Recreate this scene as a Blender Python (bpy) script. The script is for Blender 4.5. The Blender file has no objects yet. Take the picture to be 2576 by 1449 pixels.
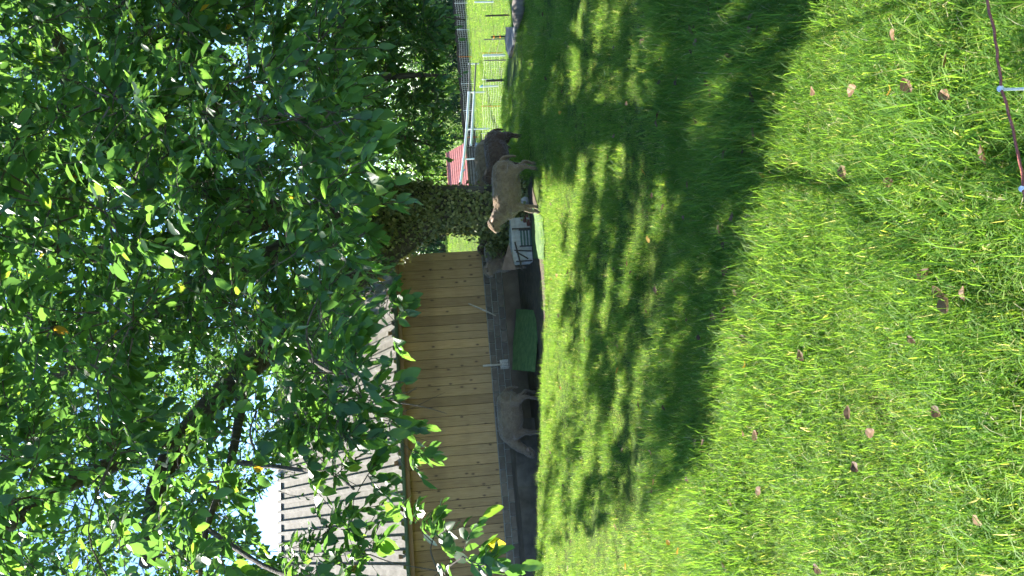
import bpy, bmesh, math, random
import numpy as np
from mathutils import Vector, Matrix
from math import radians, sin, cos, tan, pi, sqrt

random.seed(7); np.random.seed(7)
RNG = np.random.default_rng(11)
SC = bpy.context.scene
COL = SC.collection

# ------------------------------------------------------------------ camera (held upright, sensor on its side)
CAM_H = 2.2
PITCH, ROLL = radians(6.72), radians(3.4)
FPX = 1935.0                     # focal length in pixels of a 2576 px wide frame
F_ = Vector((0, cos(PITCH), -sin(PITCH)))
U0 = Vector((0, sin(PITCH), cos(PITCH))); R0 = Vector((1, 0, 0))
UP = U0 * cos(ROLL) + R0 * sin(ROLL)
RT = R0 * cos(ROLL) - U0 * sin(ROLL)
CAMP = Vector((0, 0, CAM_H))
cam_d = bpy.data.cameras.new('camera'); cam = bpy.data.objects.new('camera', cam_d); COL.objects.link(cam)
cam_d.sensor_fit = 'HORIZONTAL'; cam_d.sensor_width = 36; cam_d.lens = 36 * FPX / 2576
cam_d.clip_start = 0.05; cam_d.clip_end = 2000
ax, ay, az = -UP, RT, -F_
cam.matrix_world = Matrix(((ax.x, ay.x, az.x, CAMP.x), (ax.y, ay.y, az.y, CAMP.y), (ax.z, ay.z, az.z, CAMP.z), (0, 0, 0, 1)))
SC.camera = cam

# ------------------------------------------------------------------ sky, sun, exposure
SUN_EL, SUN_AZ = radians(46), radians(-36)          # azimuth from +Y, negative = to the left
SUN = Vector((sin(SUN_AZ) * cos(SUN_EL), cos(SUN_AZ) * cos(SUN_EL), sin(SUN_EL)))
world = bpy.data.worlds.new('World'); SC.world = world; world.use_nodes = True
nt = world.node_tree; nt.nodes.clear()
sky = nt.nodes.new('ShaderNodeTexSky'); sky.sky_type = 'NISHITA'; sky.sun_disc = False
sky.sun_elevation = SUN_EL; sky.sun_rotation = SUN_AZ; sky.air_density = 0.75; sky.dust_density = 0.0; sky.ozone_density = 5.0
bg = nt.nodes.new('ShaderNodeBackground'); bg.inputs[1].default_value = 0.097
wo = nt.nodes.new('ShaderNodeOutputWorld')
nt.links.new(sky.outputs[0], bg.inputs[0]); nt.links.new(bg.outputs[0], wo.inputs[0])
sl = bpy.data.lights.new('sun', 'SUN'); sl.energy = 5.0; sl.angle = radians(0.55); sl.color = (1.0, 0.95, 0.86)
so = bpy.data.objects.new('sun', sl); COL.objects.link(so); so.rotation_euler = SUN.to_track_quat('Z', 'Y').to_euler(); so.location = (-20, 30, 40)
VS = SC.view_settings
VS.view_transform = 'Standard'; VS.look = 'None'; VS.gamma = 1.0; VS.use_curve_mapping = False; VS.exposure = 2.28
SC.cycles.max_bounces = 4; SC.cycles.diffuse_bounces = 2; SC.cycles.transparent_max_bounces = 4; SC.cycles.transmission_bounces = 4
SC.cycles.caustics_reflective = False; SC.cycles.caustics_refractive = False
SC.cycles.use_denoising = True
SC.cycles.use_adaptive_sampling = True; SC.cycles.adaptive_threshold = 0.045; SC.cycles.adaptive_min_samples = 20

# ------------------------------------------------------------------ geometry helpers
def at(X, Y, y):
    """World point seen at photo position (X, Y) of the 2576x1449 picture at distance y in front of the window."""
    d = F_ - UP * ((X - 1288) / FPX) + RT * ((724.5 - Y) / FPX)
    return CAMP + d * (y / d.y)
def proj(P):
    """Nx3 world points -> photo X, Y, depth arrays."""
    q = np.asarray(P, float) - np.array(CAMP)
    dz = q @ np.array(F_); dz = np.where(dz < 0.05, 0.05, dz)
    return 1288 - (q @ np.array(UP)) / dz * FPX, 724.5 - (q @ np.array(RT)) / dz * FPX, dz
def sstep(a, b, x):
    t = np.clip((np.asarray(x, float) - a) / (b - a), 0, 1); return t * t * (3 - 2 * t)
def lawn_edge(x):
    """far edge of the mown lawn in front of the yard"""
    return 13.35 - 0.10 * np.clip(-np.asarray(x, float), 0, 8) + 0.05 * np.sin(np.asarray(x) * 3.1) + 0.03 * np.sin(np.asarray(x) * 7.7)
def ground_z(x, y):
    x = np.asarray(x, float); y = np.asarray(y, float)
    bank = 0.115 * np.clip(-x, 0, 9) * (1 - sstep(0, 0.75, y - lawn_edge(x)))
    yc = 18.2 - 3.0 * sstep(4.0, 5.8, x)
    far = -2.9 * sstep(yc, yc + 13.5, y) * sstep(-3.0, 1.0, x)
    far = far + 2.7 * sstep(44, 62, y) * (1 - sstep(5.5, 8.0, x)) * sstep(-3.0, 1.0, x)
    bumps = 0.03 * np.sin(x * 1.7 + y * .6) * np.sin(y * 1.3 - x * .4) * (y < 13)
    return bank + far + bumps
def gz(x, y): return float(ground_z(x, y))
def ground_at(X, Y):
    lo, hi = 1.0, 90.0
    p = None
    y = 1.2
    while y < 80:
        p = at(X, Y, y)
        if p.z <= gz(p.x, p.y): return p
        y += 0.03 if y < 20 else 0.2
    return p
def mesh_np(name, V, faces_list):
    """faces_list: list of (M,k) int arrays"""
    me = bpy.data.meshes.new(name)
    V = np.asarray(V, np.float32)
    me.vertices.add(len(V)); me.vertices.foreach_set('co', V.ravel())
    nl = sum(f.size for f in faces_list); nf = sum(len(f) for f in faces_list)
    me.loops.add(nl); me.polygons.add(nf)
    me.loops.foreach_set('vertex_index', np.concatenate([f.ravel() for f in faces_list]).astype(np.int32))
    tot = np.concatenate([np.full(len(f), f.shape[1]) for f in faces_list]).astype(np.int32)
    st = np.concatenate([[0], np.cumsum(tot)[:-1]]).astype(np.int32)
    me.polygons.foreach_set('loop_start', st); me.polygons.foreach_set('loop_total', tot)
    me.update(calc_edges=True); me.validate()
    return me
def link(name, me, mat=None, parent=None, smooth=False):
    o = bpy.data.objects.new(name, me); COL.objects.link(o)
    if mat is not None and not (me.materials and me.materials[0]): me.materials.append(mat)
    if parent is not None: o.parent = parent
    if smooth: me.polygons.foreach_set('use_smooth', [True] * len(me.polygons))
    return o
def tag(o, label=None, cat=None, group=None, kind=None):
    if label: o['label'] = label
    if cat: o['category'] = cat
    if group: o['group'] = group
    if kind: o['kind'] = kind
    return o
def empty(name, loc=(0, 0, 0), rz=0, label=None, cat=None, group=None):
    o = bpy.data.objects.new(name, None); COL.objects.link(o); o.location = loc; o.rotation_euler = (0, 0, rz)
    o.empty_display_size = 0.2
    return tag(o, label, cat, group)
class MB:
    """collects boxes, tubes and polygons into one mesh"""
    def __init__(s): s.v = []; s.f = []
    def add(s, vs, fs):
        n = len(s.v); s.v += [tuple(v) for v in vs]; s.f += [tuple(i + n for i in f) for f in fs]; return s
    def box(s, x0, x1, y0, y1, z0, z1, M=None, ch=0.0):
        if ch <= 0:
            vs = [(x, y, z) for z in (z0, z1) for y in (y0, y1) for x in (x0, x1)]
            fs = [(0, 2, 3, 1), (4, 5, 7, 6), (0, 1, 5, 4), (2, 6, 7, 3), (0, 4, 6, 2), (1, 3, 7, 5)]
        else:   # chamfered on every edge
            bm = bmesh.new(); bmesh.ops.create_cube(bm, size=1)
            for v in bm.verts:
                v.co = Vector(((x0 + x1) / 2 + v.co.x * (x1 - x0), (y0 + y1) / 2 + v.co.y * (y1 - y0), (z0 + z1) / 2 + v.co.z * (z1 - z0)))
            bmesh.ops.bevel(bm, geom=bm.edges[:], offset=ch, segments=1, affect='EDGES')
            bm.verts.ensure_lookup_table(); bm.verts.index_update()
            vs = [tuple(v.co) for v in bm.verts]; fs = [tuple(v.index for v in f.verts) for f in bm.faces]; bm.free()
        if M is not None: vs = [M @ Vector(v) for v in vs]
        return s.add(vs, fs)
    def tube(s, pts, radii, n=8, squash=None, cap=True, jitter=0.0, up=None):
        pts = [Vector(p) for p in pts]
        if not hasattr(radii, '__len__'): radii = [radii] * len(pts)
        vs = []; k = len(pts); prev = None
        for i, p in enumerate(pts):
            d = (pts[min(i + 1, k - 1)] - pts[max(i - 1, 0)]).normalized()
            ref = up or (prev if prev is not None else (Vector((0, 0, 1)) if abs(d.z) < .9 else Vector((1, 0, 0))))
            ref = Vector(ref)
            a = d.cross(ref); a = a.normalized() if a.length > 1e-5 else d.orthogonal().normalized()
            b = a.cross(d).normalized(); prev = b
            r = radii[i]; ra, rb = (r if hasattr(r, '__len__') else (r, r))
            for j in range(n):
                t = 2 * pi * j / n; q = 1 + (random.uniform(-jitter, jitter) if jitter else 0)
                vs.append(p + a * (cos(t) * ra * q) + b * (sin(t) * rb * q))
        fs = [(i * n + j, i * n + (j + 1) % n, (i + 1) * n + (j + 1) % n, (i + 1) * n + j) for i in range(k - 1) for j in range(n)]
        if cap: fs += [tuple(range(n))[::-1], tuple(range((k - 1) * n, k * n))]
        return s.add(vs, fs)
    def mesh(s, name):
        me = bpy.data.meshes.new(name); me.from_pydata([tuple(v) for v in s.v], [], s.f); me.validate()
        bm = bmesh.new(); bm.from_mesh(me); bmesh.ops.recalc_face_normals(bm, faces=bm.faces); bm.to_mesh(me); bm.free()
        me.update(); return me
    def build(s, name, mat, parent=None, smooth=False): return link(name, s.mesh(name), mat, parent, smooth)
def noise1(seed):
    r = random.Random(seed); ph = [r.uniform(0, 6.28) for _ in range(6)]; fr = [r.uniform(.3, 2.5) for _ in range(6)]
    return lambda t: sum(sin(t * fr[i] + ph[i]) for i in range(6)) / 6

# ------------------------------------------------------------------ materials
def new_mat(name):
    m = bpy.data.materials.new(name); m.use_nodes = True
    n = m.node_tree; b = n.nodes['Principled BSDF']; return m, n, b
def N(n, t, **kw):
    x = n.nodes.new(t)
    for k, v in kw.items():
        if k in x.inputs: x.inputs[k].default_value = v
        else: setattr(x, k, v)
    return x
def ramp(n, stops, fac=None):
    r = n.nodes.new('ShaderNodeValToRGB'); e = r.color_ramp.elements
    while len(e) > 1: e.remove(e[-1])
    e[0].position = stops[0][0]; e[0].color = (*stops[0][1], 1)
    for p, c in stops[1:]: x = e.new(p); x.color = (*c, 1)
    if fac is not None: n.links.new(fac, r.inputs[0])
    return r
def bump(n, b, height, strength=.3, dist=.02):
    u = N(n, 'ShaderNodeBump'); u.inputs['Strength'].default_value = strength; u.inputs['Distance'].default_value = dist
    n.links.new(height, u.inputs['Height']); n.links.new(u.outputs[0], b.inputs['Normal']); return u
def noisy(name, stops, scale=8, detail=6, rough=.8, bstr=.3, bdist=.02, coord='Object', stretch=None, spec=.3, metallic=0.0):
    m, n, b = new_mat(name)
    tc = N(n, 'ShaderNodeTexCoord'); mp = N(n, 'ShaderNodeMapping')
    n.links.new(tc.outputs[coord], mp.inputs[0])
    if stretch: mp.inputs['Scale'].default_value = stretch
    no = N(n, 'ShaderNodeTexNoise', Scale=scale, Detail=detail, Roughness=.6); n.links.new(mp.outputs[0], no.inputs[0])
    r = ramp(n, stops, no.outputs[0]); n.links.new(r.outputs[0], b.inputs['Base Color'])
    b.inputs['Roughness'].default_value = rough; b.inputs['Specular IOR Level'].default_value = spec; b.inputs['Metallic'].default_value = metallic
    no2 = N(n, 'ShaderNodeTexNoise', Scale=scale * 4, Detail=5); n.links.new(mp.outputs[0], no2.inputs[0])
    bump(n, b, no2.outputs[0], bstr, bdist)
    return m
def leafy(name, stops, transl, tmix=.5, rough=.45, spec=.4, objrand=0.0):
    """thin leaf: reflects and lets light through; colour follows the leaf's own tint"""
    m, n, b = new_mat(name)
    at_ = N(n, 'ShaderNodeAttribute', attribute_name='tint')
    fac = at_.outputs['Fac']
    if objrand:
        oi = N(n, 'ShaderNodeObjectInfo'); ma = N(n, 'ShaderNodeMath', operation='MULTIPLY_ADD'); ma.inputs[1].default_value = objrand
        n.links.new(oi.outputs['Random'], ma.inputs[0]); n.links.new(fac, ma.inputs[2])
        sb = N(n, 'ShaderNodeMath', operation='SUBTRACT'); n.links.new(ma.outputs[0], sb.inputs[0]); sb.inputs[1].default_value = objrand / 2; fac = sb.outputs[0]
    r = ramp(n, stops, fac); n.links.new(r.outputs[0], b.inputs['Base Color'])
    b.inputs['Roughness'].default_value = rough; b.inputs['Specular IOR Level'].default_value = spec
    tr = N(n, 'ShaderNodeBsdfTranslucent')
    mx = N(n, 'ShaderNodeMix', data_type='RGBA', blend_type='MULTIPLY'); mx.inputs[0].default_value = 1.0
    n.links.new(r.outputs[0], mx.inputs[6]); mx.inputs[7].default_value = (*transl, 1); mx.clamp_result = False
    n.links.new(mx.outputs[2], tr.inputs[0])
    ms = N(n, 'ShaderNodeMixShader'); ms.inputs[0].default_value = tmix
    n.links.new(b.outputs[0], ms.inputs[1]); n.links.new(tr.outputs[0], ms.inputs[2])
    n.links.new(ms.outputs[0], n.nodes['Material Output'].inputs['Surface'])
    return m
M = {}
M['leaf'] = leafy('tree_leaf', [(0, (.028, .066, .032)), (.45, (.052, .115, .042)), (.8, (.088, .168, .042)), (.93, (.14, .20, .04)), (.955, (.35, .22, .03)), (1, (.25, .10, .04))], (3.2, 3.1, 1.3), .45, .45, .35)
M['ivy'] = leafy('ivy_leaf', [(0, (.05, .07, .022)), (.6, (.17, .19, .065)), (1, (.34, .32, .13))], (2.0, 2.0, 1.2), .25, .5, .4)
M['grass'] = leafy('grass_blade', [(0, (.05, .12, .02)), (.4, (.10, .205, .032)), (.8, (.19, .265, .05)), (.93, (.30, .31, .11)), (1, (.40, .37, .24))], (2.75, 2.45, 1.3), .48, .55, .22, .35)
M['far_leaf'] = leafy('far_leaf', [(0, (.03, .075, .02)), (.5, (.065, .14, .03)), (.85, (.12, .19, .04)), (1, (.26, .22, .05))], (3.4, 3.2, 1.9), .5, .5, .4)
M['dark_leaf'] = leafy('dark_leaf', [(0, (.018, .05, .022)), (.6, (.04, .09, .03)), (1, (.09, .14, .05))], (2.0, 2.2, 1.4), .35, .5, .4)
M['dry_leaf'] = leafy('dry_leaf', [(0, (.08, .045, .02)), (.5, (.17, .10, .05)), (.85, (.26, .165, .09)), (1, (.42, .25, .03))], (1.5, 1.4, 1.2), .25, .6, .3, .9)
M['bark'] = noisy('bark', [(.3, (.035, .028, .02)), (.55, (.09, .075, .055)), (.75, (.17, .15, .11))], 14, 8, .95, .9, .03, stretch=(1, 1, .22))
M['twig'] = noisy('twig_bark', [(.3, (.04, .03, .022)), (.7, (.13, .105, .08))], 20, 4, .9, .4, .01)
# ground
def ground_mat():
    m, n, b = new_mat('ground_turf')
    tc = N(n, 'ShaderNodeTexCoord')
    a = N(n, 'ShaderNodeTexNoise', Scale=1.3, Detail=8, Roughness=.65); n.links.new(tc.outputs['Object'], a.inputs[0])
    c = N(n, 'ShaderNodeTexNoise', Scale=60, Detail=6, Roughness=.7); n.links.new(tc.outputs['Object'], c.inputs[0])
    r1 = ramp(n, [(.32, (.10, .085, .04)), (.45, (.07, .12, .025)), (.7, (.13, .19, .035))], a.outputs[0])
    r2 = ramp(n, [(.3, (.5, .5, .42)), (.7, (1.35, 1.3, 1.1))], c.outputs[0])
    mx = N(n, 'ShaderNodeMix', data_type='RGBA', blend_type='MULTIPLY'); mx.inputs[0].default_value = 1
    n.links.new(r1.outputs[0], mx.inputs[6]); n.links.new(r2.outputs[0], mx.inputs[7]); n.links.new(mx.outputs[2], b.inputs['Base Color'])
    b.inputs['Roughness'].default_value = .95; b.inputs['Specular IOR Level'].default_value = .1
    bump(n, b, c.outputs[0], 1.0, .04); return m
M['ground'] = ground_mat()
M['dirt'] = noisy('yard_dirt', [(.3, (.04, .03, .02)), (.6, (.085, .064, .043)), (.8, (.14, .11, .078))], 6, 9, .95, .8, .03)
M['concrete'] = noisy('concrete', [(.3, (.09, .09, .09)), (.7, (.17, .17, .168))], 5, 8, .9, .3, .01)
M['dark_concrete'] = noisy('dark_concrete', [(.3, (.075, .06, .042)), (.7, (.16, .13, .095))], 4, 8, .9, .4, .01)
M['plinth'] = noisy('brown_plinth', [(.3, (.10, .07, .045)), (.7, (.19, .14, .09))], 3, 7, .9, .3, .01)
M['mortar'] = noisy('mortar', [(.3, (.26, .25, .22)), (.7, (.36, .35, .31))], 10, 5, .95, .3, .005)
def block_mat():
    m = noisy('cement_block', [(.3, (.115, .09, .066)), (.7, (.19, .155, .115))], 9, 8, .92, .5, .006); n = m.node_tree
    b = n.nodes['Principled BSDF']; src = b.inputs['Base Color'].links[0].from_socket
    oi = N(n, 'ShaderNodeObjectInfo'); rr = ramp(n, [(0, (.75, .75, .78)), (1, (1.3, 1.25, 1.2))], oi.outputs['Random'])
    mx = N(n, 'ShaderNodeMix', data_type='RGBA', blend_type='MULTIPLY'); mx.inputs[0].default_value = 1
    n.links.new(src, mx.inputs[6]); n.links.new(rr.outputs[0], mx.inputs[7]); n.links.new(mx.outputs[2], b.inputs['Base Color']); return m
M['block'] = block_mat()
def pine_mat():
    m, n, b = new_mat('pine_board')
    tc = N(n, 'ShaderNodeTexCoord'); oi = N(n, 'ShaderNodeObjectInfo')
    of = N(n, 'ShaderNodeVectorMath', operation='SCALE'); of.inputs[0].default_value = (7, 3, 31); n.links.new(oi.outputs['Random'], of.inputs['Scale'])
    ad = N(n, 'ShaderNodeVectorMath', operation='ADD'); n.links.new(tc.outputs['Object'], ad.inputs[0]); n.links.new(of.outputs[0], ad.inputs[1])
    mp = N(n, 'ShaderNodeMapping'); mp.inputs['Scale'].default_value = (1, 1, .06); n.links.new(ad.outputs[0], mp.inputs[0])
    g = N(n, 'ShaderNodeTexNoise', Scale=45, Detail=5, Roughness=.6, Distortion=.6); n.links.new(mp.outputs[0], g.inputs[0])
    r = ramp(n, [(.25, (.31, .188, .085)), (.5, (.42, .268, .122)), (.75, (.49, .33, .162))], g.outputs[0])
    rr = ramp(n, [(0, (.66, .63, .58)), (.35, (.92, .90, .86)), (.7, (1.0, 1.0, .98)), (1, (1.16, 1.12, 1.04))], oi.outputs['Random'])
    mx = N(n, 'ShaderNodeMix', data_type='RGBA', blend_type='MULTIPLY'); mx.inputs[0].default_value = 1
    n.links.new(r.outputs[0], mx.inputs[6]); n.links.new(rr.outputs[0], mx.inputs[7])
    sx = N(n, 'ShaderNodeSeparateXYZ'); n.links.new(ad.outputs[0], sx.inputs[0]); cx_ = N(n, 'ShaderNodeCombineXYZ'); n.links.new(sx.outputs[0], cx_.inputs[0]); n.links.new(sx.outputs[2], cx_.inputs[1])
    mk = N(n, 'ShaderNodeMapping'); mk.inputs['Scale'].default_value = (5.0, 2.6, 1); n.links.new(cx_.outputs[0], mk.inputs[0])
    vo = N(n, 'ShaderNodeTexVoronoi', voronoi_dimensions='2D'); vo.inputs['Scale'].default_value = 1.0; n.links.new(mk.outputs[0], vo.inputs[0])
    kr = ramp(n, [(0, (1, 1, 1)), (.06, (.8, .8, .8)), (.12, (.1, .1, .1)), (.2, (0, 0, 0))], vo.outputs['Distance'])
    sc_ = N(n, 'ShaderNodeSeparateColor'); n.links.new(vo.outputs['Color'], sc_.inputs[0])
    gt = N(n, 'ShaderNodeMath', operation='GREATER_THAN'); gt.inputs[1].default_value = .6; n.links.new(sc_.outputs[0], gt.inputs[0])
    km = N(n, 'ShaderNodeMath', operation='MULTIPLY'); n.links.new(kr.outputs[0], km.inputs[0]); n.links.new(gt.outputs[0], km.inputs[1])
    mx2 = N(n, 'ShaderNodeMix', data_type='RGBA', blend_type='MIX'); n.links.new(km.outputs[0], mx2.inputs[0])
    n.links.new(mx.outputs[2], mx2.inputs[6]); mx2.inputs[7].default_value = (.10, .055, .03, 1)
    w = N(n, 'ShaderNodeTexNoise', Scale=1.1, Detail=5); n.links.new(tc.outputs['Object'], w.inputs[0])
    wr = ramp(n, [(.3, (.6, .57, .52)), (.5, (.92, .9, .88)), (.65, (1, 1, 1))], w.outputs[0])
    mx3 = N(n, 'ShaderNodeMix', data_type='RGBA', blend_type='MULTIPLY'); mx3.inputs[0].default_value = .8
    n.links.new(mx2.outputs[2], mx3.inputs[6]); n.links.new(wr.outputs[0], mx3.inputs[7]); n.links.new(mx3.outputs[2], b.inputs['Base Color'])
    b.inputs['Roughness'].default_value = .7; bump(n, b, g.outputs[0], .25, .004); return m
M['pine'] = pine_mat()
M['fascia'] = noisy('fascia_wood', [(.3, (.20, .11, .055)), (.7, (.34, .20, .10))], 20, 5, .75, .3, .005, stretch=(.1, 1, 1))
M['roof'] = noisy('roof_sheet', [(.3, (.15, .138, .12)), (.55, (.21, .195, .17)), (.75, (.29, .27, .24))], 5, 8, .85, .2, .004, spec=.12)
M['ridge'] = noisy('ridge_metal', [(.3, (.55, .55, .56)), (.7, (.70, .70, .71))], 6, 5, .45, .1, .003)
M['gutter'] = noisy('gutter_paint', [(.3, (.09, .13, .085)), (.7, (.15, .20, .13))], 8, 5, .5, .1, .003, spec=.4)
M['black_metal'] = noisy('black_metal', [(.3, (.02, .02, .02)), (.7, (.05, .05, .05))], 10, 4, .5, .1, .003)
M['white'] = noisy('white_paint', [(.3, (.68, .68, .66)), (.7, (.80, .80, .79))], 8, 5, .5, .1, .003)
M['white_wall'] = noisy('white_render', [(.3, (.30, .29, .26)), (.7, (.48, .47, .43))], 14, 8, .9, .8, .01)
M['dark_wood'] = noisy('dark_wood', [(.3, (.03, .024, .018)), (.7, (.085, .065, .05))], 14, 6, .85, .4, .006, stretch=(1, 1, .2))
M['grey_wood'] = noisy('weathered_wood', [(.3, (.13, .11, .09)), (.7, (.26, .23, .20))], 14, 6, .9, .5, .006, stretch=(1, 1, .2))
M['pale_wood'] = noisy('pale_wood', [(.3, (.34, .28, .21)), (.7, (.52, .45, .36))], 14, 6, .85, .4, .006)
M['brown_panel'] = noisy('brown_panel', [(.3, (.14, .09, .07)), (.7, (.25, .17, .13))], 10, 6, .8, .3, .006)
M['green_paint'] = noisy('green_paint', [(.3, (.03, .07, .05)), (.7, (.06, .12, .085))], 10, 5, .6, .1, .003)
M['turf_mat'] = noisy('turf_mat', [(.3, (.05, .10, .03)), (.55, (.09, .155, .05)), (.75, (.15, .20, .08))], 9, 8, .95, 1.0, .02)
M['orange'] = noisy('orange_plastic', [(.3, (.70, .18, .01)), (.7, (.85, .26, .02))], 8, 3, .4, .1, .002)
M['strand'] = noisy('white_strand', [(.3, (.60, .52, .42)), (.7, (.75, .70, .62))], 8, 3, .6, .1, .002)
M['wire'] = noisy('wire', [(.3, (.10, .09, .08)), (.7, (.2, .18, .16))], 8, 3, .5, .1, .002)
M['rope'] = noisy('red_rope', [(.3, (.22, .06, .045)), (.7, (.42, .14, .10))], 60, 4, .7, .8, .004)
M['blue'] = noisy('blue_plastic', [(.3, (.02, .25, .45)), (.7, (.05, .35, .58))], 8, 3, .4, .1, .002)
M['blue_grey'] = noisy('blue_grey_plastic', [(.3, (.18, .26, .42)), (.7, (.28, .36, .52))], 8, 3, .5, .1, .002)
M['red_roof'] = noisy('red_tiles', [(.3, (.42, .13, .10)), (.7, (.60, .23, .19))], 6, 6, .8, .4, .01)
M['brick'] = noisy('dark_red_brick', [(.3, (.10, .04, .03)), (.7, (.20, .085, .065))], 12, 6, .9, .6, .006)
M['stone'] = noisy('stone', [(.3, (.22, .21, .19)), (.7, (.42, .40, .37))], 9, 7, .9, .6, .01)
def wool(name, c0, c1, sc=45):
    m, n, b = new_mat(name); tc = N(n, 'ShaderNodeTexCoord')
    a = N(n, 'ShaderNodeTexNoise', Scale=7.0, Detail=7, Roughness=.7); n.links.new(tc.outputs['Object'], a.inputs[0])
    v = N(n, 'ShaderNodeTexNoise', Scale=sc, Detail=6, Roughness=.7, Distortion=.8); n.links.new(tc.outputs['Object'], v.inputs[0])
    mm = N(n, 'ShaderNodeMath', operation='MULTIPLY_ADD'); mm.inputs[1].default_value = .5
    n.links.new(v.outputs[0], mm.inputs[0]); 
    m2 = N(n, 'ShaderNodeMath', operation='MULTIPLY'); m2.inputs[1].default_value = .5; n.links.new(a.outputs[0], m2.inputs[0]); n.links.new(m2.outputs[0], mm.inputs[2])
    r = ramp(n, [(.35, c0), (.65, c1)], mm.outputs[0]); n.links.new(r.outputs[0], b.inputs['Base Color'])
    b.inputs['Roughness'].default_value = .95; b.inputs['Specular IOR Level'].default_value = .1
    b.inputs['Sheen Weight'].default_value = .25; bump(n, b, v.outputs[0], .7, .03); return m
M['wool_beige'] = wool('wool_beige', (.10, .06, .03), (.29, .195, .105))
M['wool_brown'] = wool('wool_brown', (.04, .023, .015), (.115, .072, .048))
M['wool_grey'] = wool('wool_grey', (.09, .06, .04), (.26, .19, .125))
M['wool_dark'] = wool('wool_dark', (.06, .042, .032), (.12, .085, .065))
M['ear'] = noisy('ear_skin', [(.3, (.20, .13, .09)), (.7, (.34, .23, .17))], 12, 4, .8, .2, .004)
M['hoof'] = noisy('hoof', [(.3, (.05, .04, .03)), (.7, (.12, .10, .08))], 12, 4, .6, .2, .004)
M['eye'] = noisy('eye', [(.3, (.01, .008, .005)), (.7, (.02, .015, .01))], 5, 2, .15, 0, .001)

# ------------------------------------------------------------------ ground
def build_ground():
    xs = np.concatenate([np.linspace(-160, -14, 14), np.linspace(-13, 16, 117), np.linspace(18, 160, 16)])
    ys = np.concatenate([np.linspace(-60, 0, 8), np.linspace(.5, 19, 112), np.linspace(19.8, 75, 60), np.linspace(80, 420, 14)])
    X, Y = np.meshgrid(xs, ys); Z = ground_z(X, Y) - 0.004
    V = np.stack([X, Y, Z], -1).reshape(-1, 3); nx, ny = len(xs), len(ys)
    i = np.arange(nx * ny).reshape(ny, nx)
    Fq = np.stack([i[:-1, :-1], i[:-1, 1:], i[1:, 1:], i[1:, :-1]], -1).reshape(-1, 4)
    o = link('ground', mesh_np('ground', V, [Fq]), M['ground'], smooth=True); tag(o, kind='structure')
build_ground()
def in_yard(x, y):
    x = np.asarray(x); y = np.asarray(y)
    e = lawn_edge(x) + .12
    return (y > e) & (x < 1.9 + .25 * np.sin(y * 2.3)) & (y < 19) 
def build_yard():
    xs = np.linspace(-11, 2.1, 90); ts = np.linspace(0, 1, 26)
    X, T = np.meshgrid(xs, ts)
    right = sstep(.8, 2.1, X)
    y0 = lawn_edge(X) + .16 + right * .9; y1 = 18.0 - right * 1.5
    Y = y0 + (y1 - y0) * T
    Z = ground_z(X, Y) + .004 + .006 * np.sin(X * 5) * np.sin(Y * 4)+.006
    V = np.stack([X, Y, Z], -1).reshape(-1, 3); i = np.arange(len(xs) * len(ts)).reshape(len(ts), len(xs))
    Fq = np.stack([i[:-1, :-1], i[:-1, 1:], i[1:, 1:], i[1:, :-1]], -1).reshape(-1, 4)
    tag(link('dirt_yard', mesh_np('dirt_yard', V, [Fq]), M['dirt'], smooth=True), kind='structure')
build_yard()

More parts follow.
